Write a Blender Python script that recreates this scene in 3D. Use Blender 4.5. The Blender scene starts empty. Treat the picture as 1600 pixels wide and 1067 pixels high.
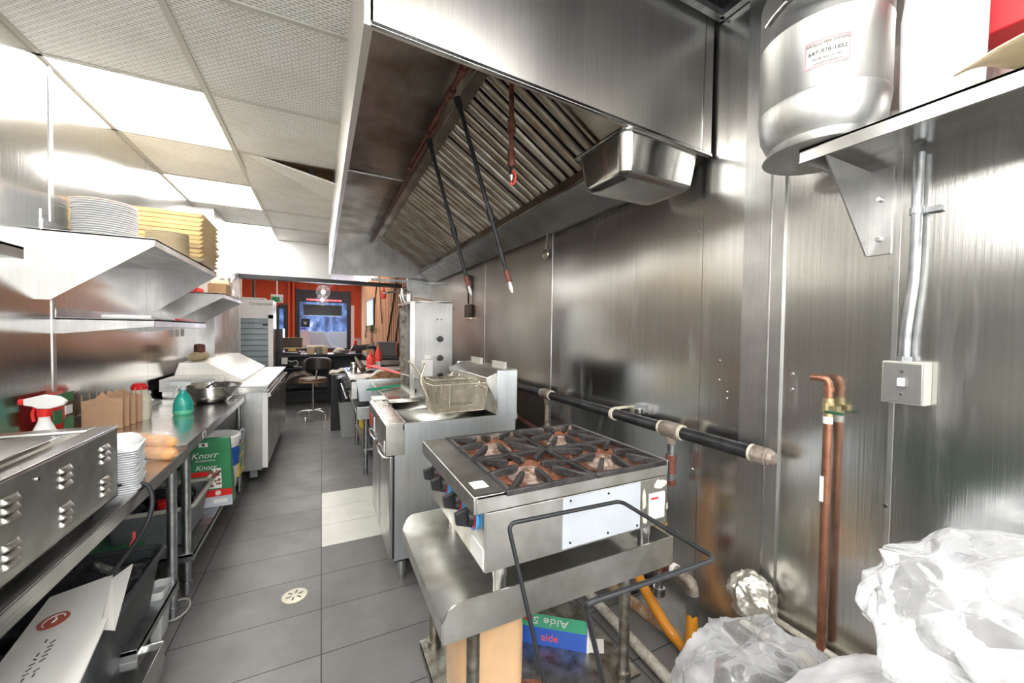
import bpy, math, random
from mathutils import Vector, Matrix, noise, Euler
random.seed(4)
PI = math.pi
SC = bpy.context.scene
COL = SC.collection

# ------------------------------------------------------------------ materials
def new_mat(name):
    m = bpy.data.materials.new(name); m.use_nodes = True
    nt = m.node_tree; b = nt.nodes['Principled BSDF']
    return m, nt, b
def rgb(c): return (c[0], c[1], c[2], 1)
def coords(nt, scale=(1, 1, 1)):
    tc = nt.nodes.new('ShaderNodeTexCoord'); mp = nt.nodes.new('ShaderNodeMapping')
    mp.inputs['Scale'].default_value = scale
    nt.links.new(tc.outputs['Object'], mp.inputs['Vector'])
    return mp.outputs['Vector']
def noise_node(nt, vec, scale, detail=4, rough=.6):
    n = nt.nodes.new('ShaderNodeTexNoise'); n.inputs['Scale'].default_value = scale
    n.inputs['Detail'].default_value = detail; n.inputs['Roughness'].default_value = rough
    nt.links.new(vec, n.inputs['Vector']); return n.outputs['Fac']
def ramp(nt, fac, stops):
    r = nt.nodes.new('ShaderNodeValToRGB'); nt.links.new(fac, r.inputs['Fac'])
    e = r.color_ramp.elements
    while len(e) < len(stops): e.new(.5)
    for i, (p, c) in enumerate(stops): e[i].position = p; e[i].color = rgb(c)
    return r.outputs['Color']
def bump(nt, b, h, strength=.2, dist=.01, prev=None):
    n = nt.nodes.new('ShaderNodeBump'); n.inputs['Strength'].default_value = strength
    n.inputs['Distance'].default_value = dist; nt.links.new(h, n.inputs['Height'])
    if prev: nt.links.new(prev, n.inputs['Normal'])
    nt.links.new(n.outputs['Normal'], b.inputs['Normal']); return n.outputs['Normal']

def plain(name, c, rough=.5, metal=0, spec=.5, var=0, vscale=8, bmp=0, bscale=60, **kw):
    m, nt, b = new_mat(name)
    b.inputs['Base Color'].default_value = rgb(c); b.inputs['Roughness'].default_value = rough
    b.inputs['Metallic'].default_value = metal; b.inputs['Specular IOR Level'].default_value = spec
    if var:
        f = noise_node(nt, coords(nt), vscale)
        lo = [max(0, x * (1 - var)) for x in c]; hi = [min(1, x * (1 + var)) for x in c]
        nt.links.new(ramp(nt, f, [(.3, lo), (.7, hi)]), b.inputs['Base Color'])
    if bmp:
        bump(nt, b, noise_node(nt, coords(nt), bscale), bmp, .01)
    for k, v in kw.items(): b.inputs[k.replace('_', ' ')].default_value = v
    return m

def steel(name, c=(.62, .62, .61), rough=.25, *a, drips=0, **k):
    m = steel0(name, c, rough, *a, **k)
    if drips:
        nt = m.node_tree; b = nt.nodes['Principled BSDF']; l = b.inputs['Base Color'].links[0]
        d = noise_node(nt, coords(nt, (16, 16, 1.1)), 1.0, 5, .7); w = noise_node(nt, coords(nt), 1.7, 3, .6)
        mm = nt.nodes.new('ShaderNodeMath'); mm.operation = 'MULTIPLY'; nt.links.new(ramp(nt, d, [(.52, (0, 0, 0)), (.72, (1, 1, 1))]), mm.inputs[0]); nt.links.new(ramp(nt, w, [(.4, (0, 0, 0)), (.65, (1, 1, 1))]), mm.inputs[1])
        mx = nt.nodes.new('ShaderNodeMixRGB'); src = l.from_socket; m3 = nt.nodes.new('ShaderNodeMath'); m3.operation = 'MULTIPLY'; m3.inputs[1].default_value = drips; nt.links.new(mm.outputs[0], m3.inputs[0])
        nt.links.new(m3.outputs[0], mx.inputs['Fac']); nt.links.new(src, mx.inputs['Color1']); mx.inputs['Color2'].default_value = (.5, .49, .46, 1); nt.links.new(mx.outputs['Color'], b.inputs['Base Color'])
        g = nt.nodes.new('ShaderNodeMath'); g.operation = 'SUBTRACT'; g.inputs[0].default_value = 1; g.use_clamp = True; nt.links.new(m3.outputs[0], g.inputs[1]); nt.links.new(g.outputs[0], b.inputs['Metallic'])
    return m
def steel0(name, c=(.62, .62, .61), rough=.25, grain=(90, 90, 1.5), gb=.12, wav=.12, wscale=1.4, dirt=None, dirt_amt=.55, dscale=5, dvec=(1, 1, 1)):
    """brushed stainless; grain scale is small along the brushing direction"""
    m, nt, b = new_mat(name)
    b.inputs['Metallic'].default_value = 1
    v = coords(nt, grain); g = noise_node(nt, v, 1.0, 3, .7)
    big = noise_node(nt, coords(nt, dvec), dscale, 2.5, .5)
    dk = dirt or [x * .72 for x in c]
    col = ramp(nt, big, [(dirt_amt - .2, dk), (dirt_amt + .18, c)])
    mx = nt.nodes.new('ShaderNodeMixRGB'); mx.blend_type = 'MULTIPLY'; mx.inputs['Fac'].default_value = .35
    nt.links.new(col, mx.inputs['Color1'])
    nt.links.new(ramp(nt, g, [(.3, (.6, .6, .6)), (.7, (1, 1, 1))]), mx.inputs['Color2'])
    nt.links.new(mx.outputs['Color'], b.inputs['Base Color'])
    mr = nt.nodes.new('ShaderNodeMapRange'); mr.inputs['To Min'].default_value = rough + .05; mr.inputs['To Max'].default_value = max(.05, rough - .04)
    mr.inputs['From Min'].default_value = .3; mr.inputs['From Max'].default_value = .7
    nt.links.new(big, mr.inputs['Value']); nt.links.new(mr.outputs['Result'], b.inputs['Roughness'])
    n1 = bump(nt, b, g, gb, .002)
    if wav: bump(nt, b, noise_node(nt, coords(nt, (1, 1, 1.6)), wscale, 1, .4), wav, .15, n1)
    return m

def emit(name, c, s):
    m, nt, b = new_mat(name)
    b.inputs['Base Color'].default_value = rgb(c); b.inputs['Emission Color'].default_value = rgb(c)
    b.inputs['Emission Strength'].default_value = s; return m

M = {}
M['wall_steel'] = steel('wall_steel', (.80, .80, .78), .21, (110, 110, .7), .18, .2, 1.0, drips=.5, dirt=(.66, .655, .63), dirt_amt=.42, dscale=.9, dvec=(1, 1, .5))
M['wall_steel_left'] = steel('wall_steel_left', (.74, .735, .72), .17, (120, 120, 1.2), .16, .12, 1.1, dirt=(.68, .67, .65), dirt_amt=.42, dscale=.9)
M['wall_steel_greasy'] = steel('wall_steel_greasy', (.68, .66, .61), .34, (110, 110, .7), .10, .15, 1.0, dirt=(.44, .40, .33), dirt_amt=.46, dscale=1.3, dvec=(1, 1, .7))
M['steel'] = steel('steel', (.82, .82, .80), .20, (90, 3, 90), .1, .03)
M['steel_v'] = steel('steel_v', (.80, .80, .79), .34, (110, 110, 2), .12, .05)
M['steel_hood'] = steel('steel_hood', (.90, .88, .84), .34, (120, 120, 1.5), .10, .06, 1.2, dirt=(.76, .72, .64), dirt_amt=.4, dscale=1.2, dvec=(2, 2, .5))
M['steel_greasy'] = steel('steel_greasy', (.55, .52, .46), .35, (60, 3, 60), .07, .06, 2, dirt=(.24, .19, .14), dirt_amt=.52, dscale=3)
M['steel_worn'] = steel('steel_worn', (.78, .78, .75), .34, (8, 8, 8), .1, .03, 2, dirt=(.52, .50, .44), dirt_amt=.44, dscale=9)
M['steel_bright'] = steel('steel_bright', (.78, .78, .76), .13, (30, 30, 30), .02, .02)
M['galv'] = steel('galv', (.66, .68, .69), .36, (20, 20, 20), .08, 0, dirt=(.38, .40, .42), dscale=18)
M['galv_dirty'] = steel('galv_dirty', (.55, .54, .50), .42, (25, 25, 25), .2, 0, dirt=(.22, .19, .14), dirt_amt=.5, dscale=22)
M['fryer_side'] = steel('fryer_side', (.84, .89, .93), .38, (40, 40, 2), .1, .02, dirt=(.66, .71, .75), dirt_amt=.42, dscale=6, dvec=(1, 1, .35))
M['zinc_dark'] = plain('zinc_dark', (.50, .45, .36), .4, .8, var=.4, vscale=16)
M['chrome'] = plain('chrome', (.8, .8, .8), .12, 1)
M['zinc_wire'] = plain('zinc_wire', (.62, .57, .46), .35, .9, var=.35, vscale=20)
M['black_iron'] = plain('black_iron', (.035, .035, .038), .38, .3, var=.5, vscale=14, bmp=.3, bscale=80)
M['cast'] = plain('cast', (.055, .052, .052), .5, .4, var=.6, vscale=16, bmp=.6, bscale=70)
def rusty(name, base, rust, amt, scale=9, rough=.7, metal=.2):
    m, nt, b = new_mat(name)
    f = noise_node(nt, coords(nt), scale, 8, .75)
    nt.links.new(ramp(nt, f, [(amt - .1, base), (amt, [(x + y) / 2 for x, y in zip(base, rust)]), (amt + .12, rust)]), b.inputs['Base Color'])
    b.inputs['Roughness'].default_value = rough; b.inputs['Metallic'].default_value = metal
    bump(nt, b, noise_node(nt, coords(nt), scale * 6, 6), .6, .006); return m
M['rust_pan'] = rusty('rust_pan', (.06, .035, .025), (.40, .15, .08), .46, 16)
M['rust_grey'] = rusty('rust_grey', (.17, .13, .11), (.40, .34, .29), .5, 18, .6, .3)
M['rust_pipe'] = rusty('rust_pipe', (.13, .045, .035), (.27, .10, .07), .5, 14, .5)
M['rust_floor_pipe'] = rusty('rust_floor_pipe', (.34, .17, .08), (.55, .45, .32), .5, 14)
M['white_floor_pipe'] = rusty('white_floor_pipe', (.32, .28, .2), (.75, .72, .65), .45, 12)
M['baked'] = rusty('baked', (.10, .03, .015), (.55, .33, .16), .5, 30)
M['burner_cap'] = rusty('burner_cap', (.17, .09, .06), (.52, .42, .36), .52, 26, .7, .1)
M['putty'] = plain('putty', (.72, .68, .56), .8, bmp=.4, bscale=90, var=.15)
M['copper'] = plain('copper', (.40, .19, .12), .42, .85, var=.3, vscale=14)
M['brass'] = plain('brass', (.55, .45, .25), .4, .9, var=.3, vscale=25)
M['white'] = plain('white', (.85, .85, .84), .45)
M['white_gloss'] = plain('white_gloss', (.88, .88, .88), .2)
M['white_panel'] = plain('white_panel', (.52, .56, .62), .4, var=.06)
M['foam'] = plain('foam', (.93, .93, .93), .6, Subsurface_Weight=.1)
M['foam_flat'] = plain('foam_flat', (.74, .76, .79), .6)
M['label_white'] = plain('label_white', (.55, .55, .54), .7)
M['paper'] = plain('paper', (.82, .81, .78), .7)
M['black'] = plain('black', (.015, .015, .017), .4)
M['black_gloss'] = plain('black_gloss', (.012, .012, .014), .2)
M['black_rod'] = plain('black_rod', (.02, .022, .026), .35, .2)
M['rubber'] = plain('rubber', (.02, .022, .025), .5)
M['tote'] = plain('tote', (.045, .05, .055), .45, var=.3, vscale=14)
M['grey_tub'] = plain('grey_tub', (.16, .17, .18), .5, var=.2)
M['tub_rim'] = plain('tub_rim', (.50, .49, .44), .5)
M['grey_plastic'] = plain('grey_plastic', (.36, .38, .37), .45)
M['kraft'] = plain('kraft', (.50, .31, .19), .75, var=.1)
M['kraft_light'] = plain('kraft_light', (.80, .66, .42), .7, var=.08)
M['tan_plate'] = plain('tan_plate', (.74, .64, .45), .6)
M['brown_box'] = plain('brown_box', (.45, .28, .15), .75, var=.15)
M['green_pack'] = plain('green_pack', (.035, .22, .09), .35, var=.15)
M['green_dark'] = plain('green_dark', (.015, .09, .045), .4)
M['red'] = plain('red', (.72, .02, .02), .35)
M['red_box'] = plain('red_box', (.70, .03, .04), .4)
M['red_plastic'] = plain('red_plastic', (.85, .06, .04), .3)
M['pink_red'] = plain('pink_red', (.80, .10, .11), .35)
M['green_plastic'] = plain('green_plastic', (.02, .34, .20), .3)
M['blue'] = plain('blue', (.02, .10, .50), .35)
M['knob_blue'] = plain('knob_blue', (.06, .35, .75), .4)
M['yellow'] = plain('yellow', (.85, .6, .08), .4)
M['orange_hose'] = plain('orange_hose', (.85, .34, .03), .3, Subsurface_Weight=.1)
M['orange_wall'] = plain('orange_wall', (.68, .085, .02), .6)
M['bun'] = plain('bun', (.72, .38, .16), .55, var=.25, vscale=12)
M['foil'] = plain('foil', (.66, .64, .58), .42, .8, bmp=.4, bscale=16)
M['ceil_plain'] = plain('ceil_plain', (.70, .68, .72), .8)
M['plaster'] = plain('plaster', (.82, .82, .80), .6)
M['wood_light'] = plain('wood_light', (.55, .33, .17), .55, var=.2)
M['wood_dark'] = plain('wood_dark', (.11, .07, .045), .5)
M['leather'] = plain('leather', (.03, .024, .02), .3, var=.4)
M['leather_worn'] = plain('leather_worn', (.11, .06, .035), .4, var=.6, vscale=9)
M['beige'] = plain('beige', (.55, .50, .42), .6, var=.15)
M['leaf'] = plain('leaf', (.05, .17, .04), .5)
M['pot_grey'] = plain('pot_grey', (.13, .14, .14), .6)
M['screen'] = emit('screen', (.20, .25, .36), .6)
M['daylight'] = emit('daylight', (.9, .95, 1), 4)
M['lightpanel'] = emit('lightpanel', (1, .98, .95), 12)
M['emblem_red'] = plain('emblem_red', (.45, .11, .08), .5)
M['grease'] = plain('grease', (.16, .09, .035), .38, var=.7, vscale=5)
M['curb'] = rusty('curb', (.12, .11, .09), (.45, .42, .35), .5, 9, .85, 0)
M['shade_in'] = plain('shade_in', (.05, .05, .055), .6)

def m_floor():
    m, nt, b = new_mat('floor_tile')
    tc = nt.nodes.new('ShaderNodeTexCoord'); mp = nt.nodes.new('ShaderNodeMapping')
    mp.inputs['Location'].default_value = (0, 0, 0)
    nt.links.new(tc.outputs['Object'], mp.inputs['Vector'])
    br = nt.nodes.new('ShaderNodeTexBrick'); br.offset = 0
    br.inputs['Color1'].default_value = rgb((.175, .172, .165)); br.inputs['Color2'].default_value = rgb((.205, .20, .192))
    br.inputs['Mortar'].default_value = rgb((.025, .025, .025)); br.inputs['Scale'].default_value = 1
    br.inputs['Mortar Size'].default_value = .0028; br.inputs['Brick Width'].default_value = .62; br.inputs['Row Height'].default_value = .313
    br.inputs['Bias'].default_value = -.2
    nt.links.new(mp.outputs['Vector'], br.inputs['Vector'])
    st = ramp(nt, noise_node(nt, coords(nt), 2.6, 6, .7), [(.32, (.72, .70, .68)), (.6, (1, 1, 1))])
    mx = nt.nodes.new('ShaderNodeMixRGB'); mx.blend_type = 'MULTIPLY'; mx.inputs['Fac'].default_value = .8
    nt.links.new(br.outputs['Color'], mx.inputs['Color1']); nt.links.new(st, mx.inputs['Color2'])
    nt.links.new(mx.outputs['Color'], b.inputs['Base Color'])
    r = ramp(nt, noise_node(nt, coords(nt), 4, 5), [(.3, (.3, .3, .3)), (.7, (.5, .5, .5))])
    nt.links.new(r, b.inputs['Roughness'])
    iv = nt.nodes.new('ShaderNodeMath'); iv.operation = 'SUBTRACT'; iv.inputs[0].default_value = 1
    nt.links.new(br.outputs['Fac'], iv.inputs[1]); bump(nt, b, iv.outputs[0], .3, .002)
    return m
M['floor_tile'] = m_floor()
M['white_tile'] = plain('white_tile', (.66, .66, .60), .3, var=.08, vscale=5)

def m_grid(name, w, h, c, hole, mortar, rot=False):
    m, nt, b = new_mat(name)
    br = nt.nodes.new('ShaderNodeTexBrick'); br.offset = .5
    br.inputs['Color1'].default_value = rgb(hole); br.inputs['Color2'].default_value = rgb([x * 1.6 for x in hole])
    br.inputs['Mortar'].default_value = rgb(c); br.inputs['Scale'].default_value = 1
    br.inputs['Mortar Size'].default_value = mortar; br.inputs['Brick Width'].default_value = w; br.inputs['Row Height'].default_value = h
    br.inputs['Mortar Smooth'].default_value = .2
    nt.links.new(coords(nt), br.inputs['Vector'])
    f = noise_node(nt, coords(nt), 3)
    mx = nt.nodes.new('ShaderNodeMixRGB'); mx.blend_type = 'MULTIPLY'; mx.inputs['Fac'].default_value = .6
    nt.links.new(br.outputs['Color'], mx.inputs['Color1']); nt.links.new(ramp(nt, f, [(.3, (.8, .78, .72)), (.6, (1, 1, 1))]), mx.inputs['Color2'])
    nt.links.new(mx.outputs['Color'], b.inputs['Base Color']); b.inputs['Roughness'].default_value = .6
    return m
M['ceil_tile'] = m_grid('ceil_tile', .036, .016, (.82, .82, .78), (.30, .30, .29), .0056)

def m_slats():
    m, nt, b = new_mat('wood_slats')
    w = nt.nodes.new('ShaderNodeTexWave'); w.bands_direction = 'Y'; w.inputs['Scale'].default_value = 1.5; w.inputs['Distortion'].default_value = 0
    nt.links.new(coords(nt), w.inputs['Vector'])
    nt.links.new(ramp(nt, w.outputs['Fac'], [(.15, (.08, .035, .02)), (.5, (.62, .32, .17))]), b.inputs['Base Color'])
    bump(nt, b, w.outputs['Fac'], .3, .01); b.inputs['Roughness'].default_value = .9; b.inputs['Specular IOR Level'].default_value = .08; return m
M['wood_slats'] = m_slats()

def glassy(name, c, rough=.05, alpha=1, trans=1, ior=1.4):
    m, nt, b = new_mat(name)
    b.inputs['Base Color'].default_value = rgb(c); b.inputs['Roughness'].default_value = rough
    b.inputs['Transmission Weight'].default_value = trans; b.inputs['IOR'].default_value = ior; b.inputs['Alpha'].default_value = alpha
    return m
M['bulb'] = emit('bulb', (1, .97, .92), 5)
M['cove'] = emit('cove', (1, .9, .8), 2.5)
M['led_red'] = emit('led_red', (1, .12, .15), 1.5)
M['exit_green'] = emit('exit_green', (.01, .16, .05), .25)
M['fridge_glass'] = plain('fridge_glass', (.30, .36, .40), .1)
M['purple'] = plain('purple', (.25, .05, .5), .5)
M['pink_paper'] = plain('pink_paper', (.75, .6, .62), .6)
M['sack_brown'] = plain('sack_brown', (.28, .22, .18), .3, var=.7, bmp=.8, bscale=12)
M['clear_wall'] = glassy('clear_wall', (.9,.92,.92), .25, .55, 0)
M['thin_plastic'] = glassy('thin_plastic', (1, 1, 1), .1, .13, .0, 1.4)
M['green_liquid'] = plain('green_liquid', (.03, .50, .42), .12, Transmission_Weight=.3)
M['green_bright'] = plain('green_bright', (.15, .75, .45), .12, Transmission_Weight=.3)
M['clear_head'] = plain('clear_head', (.75, .8, .8), .2, Transmission_Weight=.3)
M['glass'] = glassy('glass', (1, 1, 1), .02, .06, 0)
M['globe_glass'] = glassy('globe_glass', (.5, .5, .55), .03, .16, 0)
M['oil_jug'] = plain('oil_jug', (.78, .52, .30), .35, Subsurface_Weight=.3, var=.15, vscale=4)
M['jug_white'] = plain('jug_white', (.88, .90, .92), .4, Subsurface_Weight=.2)

def m_bag(name, alpha0, alpha1, c=(.93, .94, .96)):
    m, nt, b = new_mat(name)
    b.inputs['Base Color'].default_value = rgb(c); b.inputs['Roughness'].default_value = .12; b.inputs['Specular IOR Level'].default_value = .9
    b.inputs['Coat Weight'].default_value = .6; b.inputs['Coat Roughness'].default_value = .06
    f = noise_node(nt, coords(nt), 6, 4)
    mr = nt.nodes.new('ShaderNodeMapRange'); mr.inputs['From Min'].default_value = .35; mr.inputs['From Max'].default_value = .65
    mr.inputs['To Min'].default_value = alpha0; mr.inputs['To Max'].default_value = alpha1
    nt.links.new(f, mr.inputs['Value']); nt.links.new(mr.outputs['Result'], b.inputs['Alpha'])
    # thin plastic film: mostly see-through, more reflective at grazing angles as real film is
    fz = nt.nodes.new('ShaderNodeFresnel'); fz.inputs['IOR'].default_value = 1.5
    m2 = nt.nodes.new('ShaderNodeMath'); m2.operation = 'MULTIPLY'; m2.inputs[1].default_value = 1.6; nt.links.new(fz.outputs['Fac'], m2.inputs[0])
    m3 = nt.nodes.new('ShaderNodeMath'); m3.operation = 'ADD'; m3.use_clamp = True; nt.links.new(m2.outputs[0], m3.inputs[0]); nt.links.new(mr.outputs['Result'], m3.inputs[1])
    nt.links.new(m3.outputs[0], b.inputs['Alpha'])
    v = coords(nt); n = nt.nodes.new('ShaderNodeTexNoise'); n.inputs['Scale'].default_value = 5; n.inputs['Detail'].default_value = 2; n.inputs['Distortion'].default_value = 1.2
    nt.links.new(v, n.inputs['Vector']); bump(nt, b, n.outputs['Fac'], .6, .03)
    return m
M['bag_clear'] = m_bag('bag_clear', .0, .22)
M['bag_milky'] = m_bag('bag_milky', .35, .75)
M['black_bag'] = plain('black_bag', (.02, .02, .024), .25, bmp=.8, bscale=14)
M['bag_grey'] = plain('bag_grey', (.33, .32, .31), .25, bmp=.8, bscale=14, var=.5)

def m_tank():
    return steel('tank_metal', (.74, .75, .74), .42, (50, 50, 4), .06, .03, 2, dirt=(.78, .78, .74), dirt_amt=.4, dscale=3)
M['tank'] = m_tank()
M['panel_grey'] = steel('panel_grey', (.52, .52, .51), .46, (60, 60, 3), .05, 0, dirt=(.42, .42, .41), dscale=4)
M['bracket_steel'] = steel('bracket_steel', (.66, .66, .65), .36, (110, 110, 2), .1, .05)
def m_street():
    m, nt, b = new_mat('street_view')
    f = noise_node(nt, coords(nt, (2.6, 1, 1.5)), 1.3, 3, .5)
    c = ramp(nt, f, [(.38, (.02, .05, .16)), (.5, (.07, .15, .40)), (.6, (.18, .30, .60)), (.72, (.85, .92, 1))])
    b.inputs['Base Color'].default_value = rgb((0, 0, 0)); nt.links.new(c, b.inputs['Emission Color']); b.inputs['Emission Strength'].default_value = 1.1
    return m
M['street'] = m_street()

# ------------------------------------------------------------------ mesh builder
class MB:
    def __init__(s): s.v = []; s.f = []; s.uv = None
    def add(s, vs, fs):
        o = len(s.v); s.v += [Vector(p) for p in vs]; s.f += [tuple(i + o for i in f) for f in fs]; return s
    def box(s, x0, x1, y0, y1, z0, z1):
        return s.add([(x, y, z) for z in (z0, z1) for y in (y0, y1) for x in (x0, x1)],
                     [(0, 2, 3, 1), (4, 5, 7, 6), (0, 1, 5, 4), (2, 6, 7, 3), (0, 4, 6, 2), (1, 3, 7, 5)])
    def hexa(s, p):  # 8 corners, ordering as box: (x0y0z0),(x1y0z0),(x0y1z0),(x1y1z0), top same
        return s.add(p, [(0, 2, 3, 1), (4, 5, 7, 6), (0, 1, 5, 4), (2, 6, 7, 3), (0, 4, 6, 2), (1, 3, 7, 5)])
    def bar(s, p0, p1, w, h, up=(0, 0, 1)):
        p0 = Vector(p0); p1 = Vector(p1); d = (p1 - p0).normalized(); up = Vector(up)
        if abs(d.dot(up)) > .99: up = Vector((0, 1, 0))
        sx = d.cross(up).normalized() * w / 2; sz = sx.cross(d).normalized() * h / 2
        return s.add([p0 - sx - sz, p0 + sx - sz, p1 - sx - sz, p1 + sx - sz, p0 - sx + sz, p0 + sx + sz, p1 - sx + sz, p1 + sx + sz],
                     [(0, 2, 3, 1), (4, 5, 7, 6), (0, 1, 5, 4), (2, 6, 7, 3), (0, 4, 6, 2), (1, 3, 7, 5)])
    def cyl(s, p0, p1, r0, r1=None, n=20, cap=True):
        p0 = Vector(p0); p1 = Vector(p1); r1 = r0 if r1 is None else r1
        d = (p1 - p0).normalized(); a = d.orthogonal().normalized(); b = d.cross(a)
        vs = []
        for p, r in ((p0, r0), (p1, r1)):
            for i in range(n): t = 2 * PI * i / n; vs.append(p + (a * math.cos(t) + b * math.sin(t)) * r)
        fs = [(i, (i + 1) % n, n + (i + 1) % n, n + i) for i in range(n)]
        if cap: fs += [tuple(range(n))[::-1], tuple(range(n, 2 * n))]
        return s.add(vs, fs)
    def tube(s, pts, r, n=12, smooth=0, closed=False):
        P = [Vector(p) for p in pts]
        for _ in range(smooth):
            Q = []
            m = len(P)
            rng = range(m) if closed else range(m - 1)
            if not closed: Q.append(P[0])
            for i in rng:
                a, b = P[i], P[(i + 1) % m]; Q += [a * .75 + b * .25, a * .25 + b * .75]
            if not closed: Q.append(P[-1])
            P = Q
        m = len(P); R = r if hasattr(r, '__len__') else None
        t0 = (P[1] - P[0]).normalized(); a = t0.orthogonal().normalized(); vs = []
        for i in range(m):
            if closed: t = (P[(i + 1) % m] - P[i - 1]).normalized()
            else: t = (P[min(i + 1, m - 1)] - P[max(i - 1, 0)]).normalized()
            a = (a - t * a.dot(t)).normalized(); b = t.cross(a)
            rr = R[min(i * len(R) // m, len(R) - 1)] if R else r
            for k in range(n): q = 2 * PI * k / n; vs.append(P[i] + (a * math.cos(q) + b * math.sin(q)) * rr)
        fs = []
        for i in range(m if closed else m - 1):
            j = (i + 1) % m
            for k in range(n): k2 = (k + 1) % n; fs.append((i * n + k, i * n + k2, j * n + k2, j * n + k))
        if not closed: fs += [tuple(range(n))[::-1], tuple(range((m - 1) * n, m * n))]
        return s.add(vs, fs)
    def lathe(s, prof, c=(0, 0, 0), n=32, squash=(1, 1)):
        vs = []; fs = []; m = len(prof)
        for r, z in prof:
            for k in range(n): q = 2 * PI * k / n; vs.append((c[0] + r * math.cos(q) * squash[0], c[1] + r * math.sin(q) * squash[1], c[2] + z))
        for i in range(m - 1):
            for k in range(n): k2 = (k + 1) % n; fs.append((i * n + k, i * n + k2, (i + 1) * n + k2, (i + 1) * n + k))
        if prof[0][0] > 1e-4: fs.append(tuple(range(n))[::-1])
        if prof[-1][0] > 1e-4: fs.append(tuple(range((m - 1) * n, m * n)))
        return s.add(vs, fs)
    def prism(s, poly, axis, a0, a1):
        """poly of 2D points in the two other axes (x<y<z order), extruded along axis"""
        def mk(p, a): return (a, p[0], p[1]) if axis == 0 else ((p[0], a, p[1]) if axis == 1 else (p[0], p[1], a))
        n = len(poly); vs = [mk(p, a0) for p in poly] + [mk(p, a1) for p in poly]
        fs = [tuple(range(n))[::-1], tuple(range(n, 2 * n))] + [(i, (i + 1) % n, n + (i + 1) % n, n + i) for i in range(n)]
        return s.add(vs, fs)
    def quad(s, a, b, c, d, t=0):
        if not t: return s.add([a, b, c, d], [(0, 1, 2, 3)])
        a, b, c, d = map(Vector, (a, b, c, d)); nrm = (b - a).cross(d - a).normalized() * t
        return s.hexa([a, b, d, c, a + nrm, b + nrm, d + nrm, c + nrm])
    def grid(s, fn, nu, nv):
        vs = [fn(i / nu, j / nv) for j in range(nv + 1) for i in range(nu + 1)]
        w = nu + 1
        return s.add(vs, [(j * w + i, j * w + i + 1, (j + 1) * w + i + 1, (j + 1) * w + i) for j in range(nv) for i in range(nu)])
    def xform(s, mat):
        s.v = [mat @ p for p in s.v]; return s

def obj(name, mb, mat, parent=None, local=False, bevel=0, flat=False, solid=0):
    me = bpy.data.meshes.new(name)
    vs = mb.v
    if parent is not None and not local:
        inv = world(parent).inverted(); vs = [inv @ p for p in vs]
    me.from_pydata([tuple(p) for p in vs], [], mb.f); me.update()
    if not flat:
        me.polygons.foreach_set('use_smooth', [True] * len(me.polygons))
        me.set_sharp_from_angle(angle=math.radians(38))
    if mb.uv:
        l = me.uv_layers.new(name='UVMap')
        for p in me.polygons:
            for li, uv in zip(p.loop_indices, mb.uv[p.index]): l.data[li].uv = uv
    me.materials.append(M[mat] if isinstance(mat, str) else mat)
    o = bpy.data.objects.new(name, me); COL.objects.link(o)
    if parent is not None: o.parent = parent
    if solid:
        md = o.modifiers.new('solid', 'SOLIDIFY'); md.thickness = solid; md.offset = 0
    if bevel:
        md = o.modifiers.new('bevel', 'BEVEL'); md.width = bevel; md.segments = 2; md.limit_method = 'ANGLE'; md.angle_limit = math.radians(40)
    return o
def world(o):
    m = o.matrix_basis.copy()
    while o.parent: o = o.parent; m = o.matrix_basis @ m
    return m
def tag(o, label=None, cat=None, group=None, kind=None):
    if label: o['label'] = label
    if cat: o['category'] = cat
    if group: o['group'] = group
    if kind: o['kind'] = kind
    return o
def thing(name, label, cat, loc=(0, 0, 0), rz=0, group=None):
    o = bpy.data.objects.new(name, None); COL.objects.link(o)
    o.empty_display_size = .05
    o.location = loc; o.rotation_euler = (0, 0, rz); return tag(o, label, cat, group)
def struct(name, mb, mat, label=None, parent=None, **k):
    o = obj(name, mb, mat, parent, **k)
    if parent is None: o['kind'] = 'structure'
    if label: o['label'] = label
    return o
def single(name, mb, mat, label, cat, group=None, loc=None, **k):
    """a thing that is one mesh, origin at its base"""
    if loc is None:
        n = len(mb.v); loc = (sum(p.x for p in mb.v) / n, sum(p.y for p in mb.v) / n, min(p.z for p in mb.v))
    L = Vector(loc); mb.v = [p - L for p in mb.v]
    o = obj(name, mb, mat, None, **k); o.location = L
    return tag(o, label, cat, group)
def copy_tree(o, parent=None):
    c = o.copy(); COL.objects.link(c)
    if parent is not None: c.parent = parent
    for ch in list(o.children): copy_tree(ch, c)
    return c
def text_mb(s, size, mat4, depth=.0008, align='CENTER', squeeze=1):
    cu = bpy.data.curves.new('t', 'FONT'); cu.body = s; cu.size = size; cu.extrude = depth; cu.align_x = align; cu.align_y = 'CENTER'; cu.resolution_u = 3
    o = bpy.data.objects.new('t', cu); COL.objects.link(o)
    me = o.to_mesh(); mb = MB()
    mb.add([mat4 @ Vector((v.co.x * squeeze, v.co.y, v.co.z)) for v in me.vertices], [tuple(p.vertices) for p in me.polygons])
    o.to_mesh_clear(); bpy.data.objects.remove(o); bpy.data.curves.remove(cu)
    return mb
def frame4(origin, xdir, ydir):
    x = Vector(xdir).normalized(); y = Vector(ydir).normalized(); z = x.cross(y).normalized(); y = z.cross(x)
    m = Matrix((x, y, z)).transposed().to_4x4(); m.translation = Vector(origin); return m

XL, XR, ZC = -1.28, 1.65, 2.82

# ------------------------------------------------------------------ setting
struct('floor', MB().box(-3.2, 3.2, -2.2, 16.0, -.1, 0), 'floor_tile')
w = MB()
for i in range(3): w.box(.003, .617, 2.817 + .313 * i + .003, 2.817 + .313 * (i + 1) - .003, -.01, .0025)
struct('floor_light_tiles', w, 'white_tile', 'three pale tiles set in the dark floor')
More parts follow.
